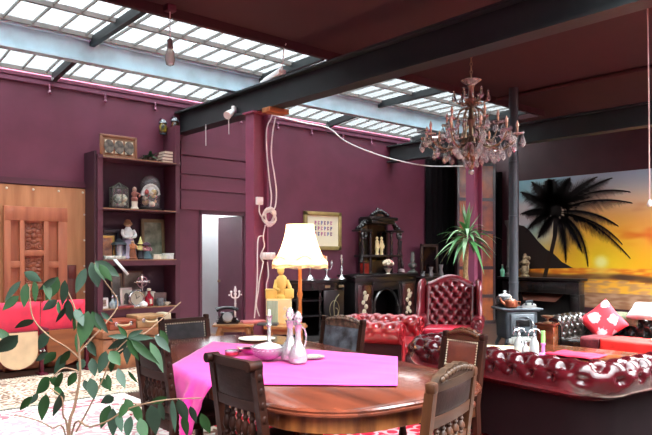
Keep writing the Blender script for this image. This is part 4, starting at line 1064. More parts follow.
# ================================================================ SMALL TABLES BY THE COLUMN
tabm = wood('light_table', (176, 124, 78), (122, 80, 46), 'x', .35, .3, 5)
def small_table(c, hx, hy, h, rz, label):
    t = thing('side_table', c, label, 'table', rz, 'small side tables by the column')
    pts = []
    for k in range(48):
        a = 2*PI*k/48; r = 1+.05*math.cos(a*8); ca, sa = math.cos(a), math.sin(a); m = max(abs(ca), abs(sa))**.75
        pts.append((hx*r*ca/m, hy*r*sa/m, h-.025))
    MB().prism(pts, (0, 0, .025)).out('tabletop', tabm, t)
    MB().box((0, 0, h-.06), (hx*1.4, hy*1.4, .07), bev=.006).out('apron', tabm, t)
    for sx in (-1, 1):
        for sy in (-1, 1):
            MB().tube(bez((sx*hx*.62, sy*hy*.62, h-.04), (sx*hx*.95, sy*hy*.95, h*.65), (sx*hx*.55, sy*hy*.55, h*.35), (sx*hx*.85, sy*hy*.85, 0), 12), [.03, .032, .03, .026, .022, .019, .017, .016, .015, .016, .018, .02, .024], 8).out('leg', tabm, t)
TH = .64
ta = at(235, 323, z=TH); tb_ = at(283, 325, z=TH)
small_table((ta.x, ta.y, 0), (.255), .22, TH, -.7, 'small wooden table with scalloped top under the black telephone')
small_table((tb_.x+.02, tb_.y-.02, 0), .25, .22, TH, -.7, 'small wooden table under the cream radio cabinet')
p = at(227, 323, z=TH); t = thing('telephone', (p.x, p.y, TH), 'black rotary telephone on the small scalloped table', 'telephone', -.5)
bk = M('bakelite', (18, 18, 20), .15, coat=.7)
MB().prism([(-.13, -.12, 0), (.13, -.12, 0), (.13, .10, 0), (-.13, .10, 0)], (0, 0, .03)).prism([(x, y, .03) for x, y in ((-.11, -.11), (.11, -.11), (.11, .09), (-.11, .09))], (0, .0, .05)).box((0, .03, .10), (.16, .10, .07), bev=.02).out('body', bk, t)
MB().tube([(-.13, .03, .155), (-.10, .03, .175), (0, .03, .19), (.10, .03, .175), (.13, .03, .155)], [.03, .022, .018, .022, .03], 10).out('handset', bk, t)
mb = MB(); mb.tube([(.0, -.105, .075), (0, -.13, .09)], [.065, .06], 18); mb.out('dial', M('dial_chrome', (210, 210, 210), .2, metal=.7), t)
mb = MB(); mb.tube([(.13+.012*math.cos(k*.9), -.02-k*.004, .03+.012*math.sin(k*.9)) for k in range(40)], .004, 5); mb.out('cord', bk, t)
p = at(232, 322, z=TH); t = thing('ornate_cross', (p.x+.10, p.y+.08, TH), 'slender white branched ornament standing behind the telephone', 'ornament')
mb = MB().lathe((0, 0, 0), [(.05, 0), (.04, .015), (.012, .04), (.012, .36), (.02, .38), (.008, .44)], 10)
for z, r in ((.40, .018), (.34, .02), (.28, .016), (.22, .016)): mb.ball((.0, 0, z), r, 8)
for s in (-1, 1): mb.tube(bez((0, 0, .30), (s*.03, 0, .28), (s*.07, 0, .30), (s*.06, 0, .36)), .009, 6); mb.ball((s*.06, 0, .37), .016, 8); mb.ball((s*.09, 0, .33), .012, 8)
mb.out('body', white, t)
p = at(258, 323, z=TH)
solo(MB().box((0, 0, .014), (.30, .20, .028), bev=.003), 'book', M('rose_book', (196, 110, 112), .6), (p.x-.02, p.y+.06, TH), 'rose pink book lying between the telephone and radio', 'book', -.4)
p = at(268, 325, z=TH)
solo(MB().box((0, 0, .012), (.24, .16, .024), bev=.003), 'book', M('dark_grey_book', (62, 60, 64), .5), (p.x, p.y, TH), 'dark grey book lying in front of the radio', 'book', -.8)
a, b = at(266, 324, z=TH), at(291, 324, z=TH); p = (a+b)/2; rw = (b-a).length; rh = at(279, 299, Z=V((p.x, p.y)).dot(V((FX, FY)))).z-TH
rrz = math.atan2(b.y-a.y, b.x-a.x)
bd = V((math.sin(rrz), -math.cos(rrz), 0))
t = thing('radio', (p.x-bd.x*.10, p.y-bd.y*.10, TH), 'cream and pale green box radio on the small table beside the column', 'radio', rrz)
MB().box((0, 0, rh/2), (rw, .22, rh), bev=.012).out('body', cream, t)
mb = MB().box((-rw*.24, -.112, rh*.5), (rw*.44, .008, rh*.86), bev=.003); mb.out('grille', M('pale_green_grille', (176, 196, 176), .55, col2=(150, 172, 152), vs=40, stretch=(1, 1, .1)), t)
for z in (.3, .62): MB().cyl((rw*.26, -.110, rh*z), (rw*.26, -.135, rh*z), .022, n=12).out('knob', ivory, t)
base = V((p.x-bd.x*.10, p.y-bd.y*.10, TH+rh))
vx = V((math.cos(rrz), math.sin(rrz), 0))
t = thing('statuette', base+vx*(rw*.10), 'yellowish statuette of a seated figure on top of the radio', 'statuette', rrz)
yl = M('yellow_plaster', (236, 208, 116), .5, var=.08)
mb = MB().lathe((0, 0, 0), [(.07, 0), (.075, .03), (.05, .06), (.055, .14), (.075, .20), (.06, .26), (.025, .29)], 14); mb.tube([(.06, 0, .22), (.10, -.02, .14), (.12, -.03, .03)], [.03, .028, .03], 8); mb.tube([(-.06, 0, .22), (-.08, -.05, .13), (-.02, -.07, .10)], [.028, .024, .02], 8); mb.box((.09, 0, .06), (.12, .12, .12), bev=.02); mb.out('figure', yl, t)
MB().ball((-.01, -.01, .345), (.045, .05, .06), 12).out('head', yl, t)
mb = MB().ball((-.01, .01, .375), (.048, .05, .045), 10); mb.out('hair', M('yellow_hair', (220, 184, 84), .6), t)
t = thing('trinket_box', base-vx*(rw*.30), 'small yellow box beside the statuette on the radio', 'box', rrz)
MB().box((0, 0, .05), (.14, .12, .10), bev=.006).out('body', M('yellow_box', (240, 206, 110), .5), t); MB().box((0, 0, .108), (.15, .13, .016), bev=.004).out('lid', yl, t)

# ---------------------------------------------------------------- sockets and cables on the column
YC = 6.685
def onp(px, py): return at(px, py, v=YC)
q = at(256, 201, u=B1-.13)
t = thing('wall_socket', onp(258.5, 201)+V((0, 0, 0)), 'small white socket box high on the pink column', 'socket')
MB().box((0, -.02, 0), (.10, .04, .10), bev=.01).out('box', white, t); MB().box((0, -.042, .0), (.05, .01, .05), bev=.004).out('plug', white, t)
c0 = onp(267.5, 217)
mb = MB()
mb.tube([(.085*math.cos(k*.33)*(1+.3*math.sin(k*.41)), -.03-.02*math.sin(k*.9), .095*math.sin(k*.33)*(1+.3*math.cos(k*.29))) for k in range(190)], .010, 6)
mb.out
solo(mb, 'cable_coil', white, c0+V((0, -.01, 0)), 'coil of white cable hung on the column', 'cable')
t = thing('power_strip', onp(266.5, 256), 'chunky white adapter block with plugs on the column', 'adapter')
MB().box((0, -.035, 0), (.20, .06, .09), bev=.012).out('block', white, t)
for k in range(2): MB().box((-.05+.09*k, -.075, .01), (.055, .04, .06), bev=.01).out('plug', white, t)
def cable(pts, r, label, mat=white, name='cable'):
    mb = MB(); P = [V(p) for p in pts]; out = []
    for i in range(len(P)-1):
        p0, p1, p2, p3 = P[max(i-1, 0)], P[i], P[i+1], P[min(i+2, len(P)-1)]
        for k in range(6):
            t = k/6; out.append(.5*((2*p1)+(p2-p0)*t+(2*p0-5*p1+4*p2-p3)*t*t+(3*p1-p0-3*p2+p3)*t**3))
    out.append(P[-1]); mb.tube(out, r, 6)
    return tag(mb.out(name, mat), label, 'cable')
f = lambda *a: [onp(x, y)+V((0, -.03, 0)) for x, y in a]
cable(f((272, 106), (270, 118), (266, 126), (265, 138), (266, 160), (268, 180), (270, 196), (269, 208)), .009, 'white cable running down the column to the coil')
cable(f((274, 118), (271, 135), (270, 155), (273, 175), (275, 192), (274, 206), (271, 211)), .009, 'white cable looping right of the column above the coil')
cable(f((258, 204), (258, 212), (261, 218), (265, 222)), .009, 'short white lead from the socket box to the coil')
cable(f((264, 225), (262, 235), (262, 240), (263, 246), (259, 256), (262, 262)), .008, 'white lead between cable coil and adapter block')
cable(f((262, 236), (257, 238), (256, 255), (256, 275), (255, 295), (253, 318)), .008, 'long white cable hanging down left of the adapter block')
cable(f((262, 262), (258, 280), (257, 290), (255, 305), (258, 316)), .008, 'white cable from the adapter block to the pink book')
cable(f((266, 262), (267, 275), (265, 285), (266, 297)), .008, 'white lead from adapter block to the radio')
pts = [at(255, 110, v=8.6), at(300, 122, v=8.5), at(328, 128, v=8.3), at(345, 141, v=8.2), at(370, 152, v=8.1), at(400, 161, v=8.0), at(430, 166, v=8.0), at(470, 166, v=7.6)]
cable(pts, .012, 'white cable sagging across the room below the skylight')
# lights clipped to the beam
q = at(231, 113, u=B1-.12)
t = thing('clip_spotlight', (q.x, q.y, q.z), 'white clip-on spotlight under the beam left of the column', 'spotlight', .4)
MB().cyl((-.09, 0, -.05), (.04, 0, .03), .055, .035, n=14).out('shade', white, t); MB().box((.07, 0, .06), (.07, .05, .09), bev=.01).out('clip', white, t)
q = at(270, 83, u=B1-.06)
t = thing('fluorescent_fixture', (B1-.02, q.y, zb+.33), 'white strip light fixture lying on top of the beam', 'light', PI/2-.25)
MB().box((0, 0, .045), (.62, .10, .06), bev=.01).out('housing', white, t); MB().cyl((-.28, 0, .09), (.28, 0, .09), .02, n=10).out('tube', M('tube_glass', (244, 246, 248), .3), t)
mb = MB(); mb.tube(bez((-.3, 0, .06), (-.4, .02, .2), (-.3, 0, .3), (-.42, 0, .35)), .006, 5); mb.out('lead', white, t)
for k, (px, l) in enumerate(((206, .30), (229, .22))):
    q = at(px, 122 if k == 0 else 116, u=B1-.1)
    o = solo(MB().cyl((0, 0, -l), (0, 0, .0), .006, n=6), 'hanging_cord', white, (B1-.102, q.y, zb+.01), ['short white cord hanging from the beam left of the spotlight', 'short white cord hanging from the beam at the spotlight'][k], 'cord')
solo(MB().box((0, 0, -.03), (.30, .16, .06), bev=.005), 'wood_block', wood('raw_wood', (190, 120, 72), (146, 88, 50), 'x', .6, 0, 6), (B1+.02, 6.42, zb-.002), 'raw orange wood block wedged under the beam by the column', 'block')
for k, (px, py, cm) in enumerate(((163, 127, (150, 128, 40)), (175, 125, (110, 64, 26)))):
    q = at(px, py, v=8.70)
    t = thing('lantern', (q.x, q.y, q.z-.09), ['small dark lantern with yellow glint at the wall end of the beam', 'small amber lantern right of the yellow lantern at the beam end'][k], 'lantern')
    MB().lathe((0, 0, 0), [(.03, 0), (.055, .02), (.06, .09), (.04, .14)], 12).out('glass', M(f'lantern_glass_{k}', cm, .15, coat=.6, col2=(24, 20, 10), vs=14), t)
    mb = MB().lathe((0, 0, .14), [(.065, 0), (.05, .03), (.015, .06)], 12); mb.tube([(0, 0, .20), (0, .04, .22), (0, .10, .22)], .008, 5); mb.lathe((0, 0, -.02), [(.05, 0), (.05, .02)], 12); mb.out('frame', iron, t)

# ================================================================ PENDANT BULBS
q = at(170, 66, v=V0S-.10); zb0 = q.z
t = thing('pendant_bulb', (q.x, q.y, zb0), 'clear bare bulb on a cord from the ceiling edge at upper left', 'lamp')
MB().lathe((0, 0, 0), [(.010, 0), (.04, .015), (.052, .06), (.05, .12), (.032, .17), (.026, .18)], 16).out('bulb', glass('bulb_glass', (250, 246, 240), .7), t)
MB().lathe((0, 0, .175), [(.026, 0), (.03, .01), (.03, .08), (.018, .10), (.008, .11)], 14).out('socket', M('grey_socket', (130, 120, 116), .4), t)
MB().tube([(0, 0, .28), (0, 0, ZC-zb0)], .005, 6).out('cord', white, t)
MB().box((0, 0, ZC-zb0-.03), (.10, .10, .07), bev=.01).out('ceiling_box', M('maroon_box', (80, 30, 44), .5), t)
q = at(649.5, 207, v=2.62)
t = thing('pendant_bulb', (q.x, q.y, q.z), 'white bulb holder hanging on a long cord at far right', 'lamp')
MB().lathe((0, 0, 0), [(.006, 0), (.020, .012), (.024, .03), (.016, .055), (.01, .07)], 14).out('holder', white, t)
MB().tube([(0, 0, .065), (-.02, .0, 1.2), (-.05, 0, ZC-q.z)], .006, 6).out('cord', M('pale_cord', (206, 168, 160), .5), t)

# ================================================================ CHANDELIER
CP = V((6.02, 4.38, 0)); zc0 = at(470, 172, Z=CP.x*FX+CP.y*FY).z; zct = at(470, 80, Z=CP.x*FX+CP.y*FY).z
ch = thing('chandelier', (CP.x, CP.y, zc0), 'large brass and crystal chandelier with candle bulbs above the sofas', 'chandelier', .2)
H = zct-zc0
def cz(py): return at(470, py, Z=CP.x*FX+CP.y*FY).z-zc0
mb = MB()
for k in range(int((ZC-zct)/.045)+1):
    z = H+.0+k*.045; a = k % 2
    mb.tube([((.013*math.cos(q) if a else 0), (0 if a else .013*math.cos(q)), z+.028*math.sin(q)) for q in [j*PI/5 for j in range(10)]], .0045, 5, closed=True)
mb.cyl((0, 0, ZC-zc0-.05), (0, 0, ZC-zc0), .05, n=14); mb.out('chain', brass, ch)
MB().lathe((0, 0, cz(86)), [(.03, 0), (.04, .01), (.10, .05), (.115, .065), (.09, .06), (.02, .03)], 18).out('crown_dish', crystal, ch)
MB().lathe((0, 0, cz(104)), [(.05, 0), (.075, .02), (.07, .05), (.035, .07), (.03, .18), (.045, .2)], 16).out('upper_bowl', M('rose_glass_bowl', (150, 110, 88), .2, coat=.5), ch)
mb = MB().lathe((0, 0, cz(170)), [(.012, 0), (.03, .03), (.05, .06), (.03, .09), (.06, .14), (.10, .18), (.06, .22), (.03, .26), (.055, .31), (.045, .36), (.025, .42), (.03, .50), (.05, .56), (.03, .60), (.02, cz(90)-cz(170))], 16); mb.out('stem', brass, ch)
mb = MB().lathe((0, 0, cz(150)), [(.02, 0), (.14, .03), (.17, .06), (.15, .055), (.02, .02)], 20); mb.out('lower_bowl', crystal, ch)
pear = [(.002, -.075), (.014, -.062), (.019, -.045), (.012, -.02), (.003, 0)]
bulbm = M('flame_bulb', (246, 206, 176), .2, coat=.5, var=.05)
def drop(parent, p, s=1.0): 
    mb = MB().lathe(p, [(r*s, z*s) for r, z in pear], 6); mb.ball(V(p)+V((0, 0, .012*s)), .010*s, 6); return mb.out('crystal_drop', crystal, parent, smooth=False)
def carm(a, R0, zlow, zcup, candle=True, k=0):
    d = V((math.cos(a), math.sin(a), 0))
    pts = bez(d*.05+V((0, 0, zlow+.10)), d*.18+V((0, 0, zlow-.10)), d*R0*.85+V((0, 0, zlow-.12)), d*R0+V((0, 0, zcup)), 12)
    ar = MB().tube(pts, [.012-.0003*k for k in range(13)], 7).out('arm', brass, ch)
    e = pts[-1]
    MB().lathe(e, [(.012, 0), (.05, .012), (.062, .026), (.056, .024), (.015, .012)], 14).out('drip_pan', crystal, ar)
    MB().cyl(e+V((0, 0, .018)), e+V((0, 0, .085)), .012, n=10).out('candle', M('candle_sleeve', (226, 176, 140), .5), ar)
    MB().lathe(e+V((0, 0, .085)), [(.008, 0), (.018, .02), (.016, .045), (.007, .068), (.002, .082)], 10).out('candle_bulb', bulbm, ar)
    for q in range(3):
        b = a+q*2.1; drop(ar, e+V((.055*math.cos(b), .055*math.sin(b), .004)), .95*1.3 if q else 1.9)
    drop(ar, pts[6]+V((0, 0, -.015)), 1.7); drop(ar, pts[9]+V((0, 0, -.015)), 1.5)
for k in range(10): carm(k*2*PI/10, .50, cz(145), cz(138), k=k)
for k in range(5): carm(k*2*PI/5+.3, .30, cz(136), cz(124), k=k)
for k in range(6):
    a = k*PI/3; d = V((math.cos(a), math.sin(a), 0))
    u_ = MB().tube(bez(d*.03+V((0, 0, cz(106))), d*.10+V((0, 0, cz(98))), d*.16+V((0, 0, cz(112))), d*.19+V((0, 0, cz(92))), 10), .009, 6).out('arm', brass, ch)
    drop(u_, d*.19+V((0, 0, cz(92)-.01)), 1.4)
    s_ = MB().tube(bez(d*.05+V((0, 0, cz(108))), d*.22+V((0, 0, cz(110))), d*.10+V((0, 0, cz(128))), d*.16+V((0, 0, cz(140))), 10), .011, 6).out('scroll', brass, ch)
    drop(s_, d*.14+V((0, 0, cz(118))), 1.2)
mb = MB()
for k in range(10):                          # bead swags between the arm ends
    a0, a1 = k*2*PI/10, (k+1)*2*PI/10
    p0, p1 = V((.5*math.cos(a0), .5*math.sin(a0), cz(138))), V((.5*math.cos(a1), .5*math.sin(a1), cz(138)))
    for j in range(9):
        t_ = j/8; mb.ball(p0*(1-t_)+p1*t_-V((0, 0, .28*t_*(1-t_))), .009, 6)
    q0 = V((.10*math.cos(a0), .10*math.sin(a0), cz(96)))
    for j in range(12):
        t_ = j/11; mb.ball(q0*(1-t_)+p0*t_-V((0, 0, .55*t_*(1-t_))), .008, 6)
tag(mb.out('bead_swags', crystal, ch), kind='stuff')
for k in range(12):
    a = k*PI/6; drop(ch, (.155*math.cos(a), .155*math.sin(a), cz(147)), 1.7)
for k in range(6):
    a = k*PI/3+.2; drop(ch, (.07*math.cos(a), .07*math.sin(a), cz(160)), 1.2)
MB().ball((0, 0, cz(172)), .035, 12).out('finial', crystal, ch)
# ================================================================ SHELF UNIT
SF = 8.42
su0, su1 = at(97.5, 250, v=SF).x, at(180, 250, v=SF).x
zsh = [(at(97, y0, v=SF).z+at(180, y1, v=SF).z)/2 for y0, y1 in ((155.5, 163.5), (206, 212.5), (258, 260.5), (309, 305.5))]
t = thing('shelf_unit', ((su0+su1)/2, YW, 0), 'tall plum painted open shelf unit crowded with curios', 'shelf')
sw = su1-su0; dp = YW-SF
MB().box2((-sw/2, -dp, 0), (-sw/2+.075, -.005, zsh[0]+.02)).out('side_panel', plum_d, t)
MB().box2((sw/2-.07, -dp, 0), (sw/2, -.005, zsh[0]+.55)).out('side_panel', plum_d, t)
for k, z in enumerate(zsh):
    th = (.025, .025, .085, .11)[k]
    MB().box2((-sw/2+.0, -dp-.02, z-th), (sw/2+.0, -.005, z-.0145)).out('shelf', plum_d, t)
    MB().box2((-sw/2+.07, -dp-.024, z-.014), (sw/2-.07, -.006, z)).out('shelf_top', wood('worn_shelf_top', (176, 134, 100), (120, 86, 66), 'x', .5, .1, 4), t)
MB().box2((-sw/2+.05, -.02, .0), (sw/2-.05, -.006, zsh[0])).out('back_panel', M('dark_plum_back', (58, 30, 48), .6, var=.1), t)
def sp(px, k, v=8.58): return V((at(px, 250, v=v).x, v, zsh[k]))
def dim(px0, px1, v): return at(px1, 250, v=v).x-at(px0, 250, v=v).x
def hpx(px, py0, py1, v): return at(px, py0, v=v).z-at(px, py1, v=v).z
def artm(name, cols, s=6): 
    return M(name, cols[0], .5, col2=cols[1], vs=s)
# --- top of the unit
p = sp(119, 0, 8.60); w_ = dim(101, 138, 8.6); h_ = hpx(119, 135, 159, 8.6)
t = picture('triptych_frame', p, w_, h_, .035, M('brown_frame', (126, 84, 60), .45), M('brown_mount', (132, 96, 70), .6), 'brown frame of three old portraits on top of the shelf unit', .03, tilt=.05)
for k in range(3):
    x = (-.27+.27*k)*w_; q = MB().box((x, -.012, h_*.5), (w_*.215, .006, h_*.54)).out('portrait', M('portrait_paper', (206, 196, 170), .6, var=.05), t)
    MB().lathe((0, 0, 0), [(.07, -.002), (.07, .002)], 20, sx=1, sy=1.35).out('oval', artm('portrait_grey', ((120, 112, 100), (48, 44, 42)), 14), q).location = (x, -.016, h_*.5)
    q.children[0].rotation_euler = (PI/2, 0, 0)
def sprout(p, label, s=1):
    t = thing('potted_plant', p, label, 'plant')
    MB().lathe((0, 0, 0), [(.05*s, 0), (.065*s, .07*s), (.055*s, .07*s)], 12).out('pot', M('dark_pot', (60, 48, 44), .6), t)
    mb = MB()
    for k in range(26):
        a = k*2.4; e = R.uniform(.1, 1.1); mb.leaf((0, 0, .06*s), (math.cos(a)*math.cos(e), math.sin(a)*math.cos(e), math.sin(e)), (0, 0, 1), R.uniform(.10, .2)*s, .035*s, .3)
    mb.out('foliage', M('dark_green_leaf', (40, 84, 58), .5, var=.3), t)
sprout(sp(145, 0, 8.6), 'small dark green plant on top of the shelf unit beside the triptych', .8)
sprout(sp(151, 0, 8.55), 'small leafy plant next to the book stack on the shelf unit', .95)
for k in range(4):
    x = sp(168.5, 0, 8.6); z = x.z+.045*k
    t = thing('book', (x.x+R.uniform(-.01, .01), 8.6, z), ['plum covered book at the bottom of the top shelf stack', 'pale paged book second from bottom in the top stack', 'maroon book third from bottom in the top stack', 'brown book on top of the stack above the shelves'][k], 'book', R.uniform(-.06, .06), 'book stack on the shelf unit')
    bw = dim(159, 177, 8.6)-.015*k
    cm = M(f'book_cover_{k}', [(92, 52, 60), (120, 86, 76), (84, 40, 50), (110, 74, 60)][k], .5)
    mb = MB(); mb.box((0, 0, .003), (bw, .20, .006)); mb.box((0, 0, .041), (bw, .20, .006)); mb.box((0, .098, .022), (bw, .006, .042)); mb.out('cover', cm, t)
    MB().box((0, -.003, .022), (bw-.012, .186, .032)).out('pages', ivory, t)
# --- second shelf: glass domes
def dome(p, w_, h_, label, k):
    t = thing('glass_dome', p, label, 'ornament')
    r = w_/2; mb = MB().lathe((0, 0, 0), [(r*1.05, 0), (r*1.08, .02), (r*1.08, .035), (r*.95, .045)], 24); mb.out('base', black, t)
    pr = [(r*.93, .045), (r*.96, .1)]+[(r*.96*math.cos(a), h_-r+r*math.sin(a)) for a in [j*PI/18 for j in range(0, 9)]]+[(.004, h_)]
    MB().lathe((0, 0, 0), pr, 24).out('glass', glassm, t)
    rr = random.Random(k)
    for n_, cm in enumerate([(226, 216, 190), (206, 180, 120), (110, 120, 100), (190, 60, 50)] if k else [(170, 176, 160), (120, 128, 112), (206, 206, 190), (90, 100, 88)]):
        mb = MB()
        for j in range(12):
            a = rr.uniform(0, 6.28); z = .09+(h_-.30)*rr.random(); q = r*.62*rr.random()**.5
            if n_ == 3 and k: z = .10+(h_*.36)*rr.uniform(.5, .9)
            mb.ball((q*math.cos(a), q*math.sin(a), z), rr.uniform(.022, .05), 7)
        mb.out('arrangement', M(f'dome_fill_{k}_{n_}', cm, .7, var=.25, vs=30), t)
    mb = MB(); mb.tube([(0, 0, .04), (0, 0, h_-.2)], .02, 6)
    if k: mb.ball((0, 0, h_-.22), (.10, .06, .07), 10); mb.tube(bez((-.13, -.03, h_-.30), (-.10, -.03, h_-.10), (.10, -.03, h_-.10), (.12, -.03, h_-.28)), .028, 7)
    mb.out('centrepiece', M('dome_white', (226, 226, 220), .6, var=.15, vs=20), t)
p = sp(150, 1, 8.60); dome(p, dim(140.5, 159.5, 8.6), hpx(150, 174.5, 210, 8.6), 'tall round glass dome over red and cream flowers', 1)
p = sp(119, 1, 8.60); w_ = dim(110, 128, 8.6); h_ = hpx(119, 181, 207.5, 8.6)
t = thing('glass_case', p, 'squat glass case with pointed lid and pale flowers, left on the dome shelf', 'ornament')
hx_ = [(w_/2*math.cos(a), w_/2*.8*math.sin(a)) for a in [PI/6+j*PI/3 for j in range(6)]]
MB().prism([(x*1.04, y*1.04, 0) for x, y in hx_], (0, 0, .03)).out('base', black, t)
mb = MB(); hh = h_*.80
for k in range(6):
    (xa, ya), (xb, yb) = hx_[k], hx_[(k+1) % 6]
    mb.face([(xa, ya, .03), (xb, yb, .03), (xb, yb, hh), (xa, ya, hh)]); mb.face([(xa, ya, hh), (xb, yb, hh), (0, 0, h_)])
mb.out('glass', glassm, t, smooth=False)
mb = MB()
for k in range(6): mb.tube([(*hx_[k], .03), (*hx_[k], hh), (0, 0, h_)], .007, 5); mb.tube([(*hx_[k], hh), (*hx_[(k+1) % 6], hh)], .006, 5)
mb.out('frame', M('lead_frame', (110, 112, 100), .4, metal=.4), t)
for n_, cm in enumerate([(196, 200, 184), (214, 206, 180), (112, 122, 104)]):
    mb = MB()
    for j in range(14): a = R.uniform(0, 6.28); q = w_*.36*R.random()**.5; mb.ball((q*math.cos(a), q*.8*math.sin(a), .05+h_*.45*R.random()*(1-q/w_)), R.uniform(.02, .045), 7)
    mb.out('arrangement', M(f'case_fill_{n_}', cm, .7, var=.25, vs=30), t)
def figure(name, p, h, label, robe, top_, skin, hat=None, wide=.14):
    t = thing(name, p, label, 'figurine')
    MB().lathe((0, 0, 0), [(wide, 0), (wide*1.02, .02), (wide*.85, .1*h), (wide*.55, .45*h), (wide*.5, .52*h)], 16).out('robe', robe, t)
    mb = MB().lathe((0, 0, .5*h), [(wide*.5, 0), (wide*.5, .10*h), (wide*.52, .2*h), (wide*.25, .29*h), (wide*.2, .32*h)], 14)
    for s in (-1, 1): mb.tube(bez((s*wide*.5, 0, .74*h), (s*wide*.72, -.02, .66*h), (s*wide*.7, -.06, .54*h), (s*wide*.15, -.09, .56*h)), wide*.13, 7)
    mb.out('torso', top_, t)
    mb = MB().ball((0, 0, .87*h), (wide*.32, wide*.34, .06*h), 12); mb.ball((0, -wide*.34, .865*h), wide*.06, 6); mb.out('head', skin, t)
    if hat: hat(t, h, wide)
    return t
skin = M('plaster_skin', (206, 170, 146), .55)
# statuette between the domes
p = sp(134.5, 1, 8.55); h_ = hpx(134, 185, 208, 8.55)
t = thing('statuette', p, 'slim rose plaster statuette between the two glass domes', 'figurine')
MB().lathe((0, 0, 0), [(.055, 0), (.06, .02), (.04, .05), (.045, h_*.36)], 12).out('plinth', ivory, t)
mb = MB().lathe((0, 0, h_*.34), [(.04, 0), (.05, .05), (.032, h_*.22), (.046, h_*.34), (.04, h_*.42), (.016, h_*.47)], 12); mb.tube([(.04, 0, h_*.74), (.075, -.02, h_*.66), (.05, -.04, h_*.56)], .014, 6); mb.out('figure', M('rose_plaster', (160, 104, 92), .55, var=.25, vs=20), t); MB().ball((0, 0, h_*.88), (.03, .03, .04), 10).out('head', M('rose_plaster_pale', (196, 160, 140), .55), t)
# --- third shelf
p = sp(108, 2, 8.60); picture('photo_frame', p, dim(101, 115.5, 8.6), hpx(108, 235, 259, 8.6), .035, gilt, artm('orange_portrait', ((206, 150, 110), (120, 84, 76)), 10), 'small gilt framed orange picture at left of the figurine shelf', .03, tilt=.08)
p = sp(153.5, 2, 8.70); picture('painting', p, dim(141.5, 165, 8.7), hpx(153, 219.5, 259.5, 8.7), .05, M('dull_gold_frame', (120, 106, 74), .45, metal=.3), artm('landscape_paint', ((150, 162, 140), (70, 84, 66)), 7), 'green landscape painting in a dull gold frame behind the figurines', .03, tilt=.06)
def lady_hat(t, h, w_): 
    MB().lathe((0, 0, .86*h), [(w_*.34, 0), (w_*.40, .02*h), (w_*.36, .07*h), (w_*.16, .12*h)], 14).out('hair', M('auburn_hair', (160, 120, 84), .6), t)
    MB().ball((0, .01, .96*h), (w_*.3, w_*.3, .05*h), 10).out('bun', M('auburn_hair', (160, 120, 84), .6), t)
p = sp(128, 2, 8.58); figure('figurine', p, hpx(128, 218.5, 258, 8.58), 'tall porcelain lady figurine with white bodice and lilac skirt', M('lilac_skirt', (150, 140, 160), .45, var=.2, vs=10), M('white_bodice', (226, 228, 224), .4), skin, lady_hat, .15)
def cone_hat(t, h, w_): MB().lathe((0, 0, .88*h), [(w_*.6, 0), (w_*.36, .02*h), (w_*.2, .2*h), (.004, .42*h)], 14).out('hat', M('pale_yellow_felt', (228, 224, 150), .7), t)
p = sp(140.5, 2, 8.50); figure('gnome_figurine', p, hpx(140, 240, 259, 8.5)*.92, 'small gnome figurine with pale yellow pointed hat', M('gnome_black', (36, 30, 36), .6), M('gnome_yellow', (226, 214, 140), .6), skin, cone_hat, .10)
def bonnet(t, h, w_): MB().lathe((0, 0, .84*h), [(w_*.6, 0), (w_*.7, .05*h), (w_*.5, .16*h), (.01, .24*h)], 14).out('hat', M('plum_felt', (70, 36, 58), .7), t)
p = sp(146.5, 2, 8.46); figure('gnome_figurine', p, hpx(146, 243, 259, 8.46), 'small figurine in dark plum hat right of the yellow hatted gnome', M('gnome_teal', (70, 96, 104), .6), M('gnome_rose', (170, 110, 120), .6), skin, bonnet, .09)
p = sp(132.5, 2, 8.47); figure('figurine', p, hpx(132, 239, 259, 8.47), 'small brown and orange peasant figurine beside the lilac skirted lady', M('peasant_brown', (130, 76, 48), .6, var=.3, vs=18), M('peasant_orange', (190, 120, 76), .6), skin, None, .07)
p = sp(119, 2, 8.55); t = thing('lantern', p, 'little dark pavilion lantern between gilt picture and lady figurine', 'lantern')
mb = MB(); lh = hpx(119, 236, 258, 8.55)
mb.box((0, 0, .015), (.16, .14, .03))
for sx in (-1, 1):
    for sy in (-1, 1): mb.cyl((sx*.065, sy*.055, .03), (sx*.065, sy*.055, lh*.66), .010, n=8)
mb.lathe((0, 0, lh*.66), [(.11, 0), (.10, .03), (.05, lh*.16), (.015, lh*.30)], 10); mb.out('frame', iron, t); MB().lathe((0, 0, .03), [(.045, 0), (.05, lh*.5), (.03, lh*.6)], 12).out('glass', M('milk_glass', (200, 200, 206), .3), t)
bx = [(156, .12, .07, (226, 222, 200), 'pale lidded box left of the other white boxes on the figurine shelf'), (162.5, .12, .055, (206, 212, 190), 'pale greenish box between two white boxes on the figurine shelf'), (168, .13, .085, (222, 226, 224), 'white square box at right end of the figurine shelf')]
for px, w_, h_, cm, lab in bx:
    t = thing('trinket_box', sp(px, 2, 8.48), lab, 'box', R.uniform(-.2, .2), 'white trinket boxes')
    MB().box((0, 0, h_*.4), (w_, .10, h_*.8), bev=.004).out('body', M(f'box_{px}', cm, .5, var=.15, vs=25), t); MB().box((0, 0, h_*.9), (w_+.01, .11, h_*.2), bev=.004).out('lid', M(f'box_lid_{px}', cm, .45), t)
mb = MB(); mb.box((0, 0, .025), (.30, .12, .05), bev=.006); t = solo(mb, 'paper_pile', M('loose_papers', (222, 220, 206), .8, col2=(150, 160, 150), vs=22), sp(113.5, 2, 8.47), 'low pile of pale papers before the gilt picture', 'papers', .1)
mb = MB(); mb.face([(0, 0, 0), (.05, -.01, .0), (.19, -.10, -.20), (.16, -.10, -.22)]); o = solo(mb, 'paper_strip', M('white_paper', (222, 224, 222), .7), sp(112.5, 2, SF-.02)+V((0, -.0, .004)), 'curling white paper strip hanging over the shelf edge', 'paper'); o.modifiers.new('thickness', 'SOLIDIFY').thickness = .003
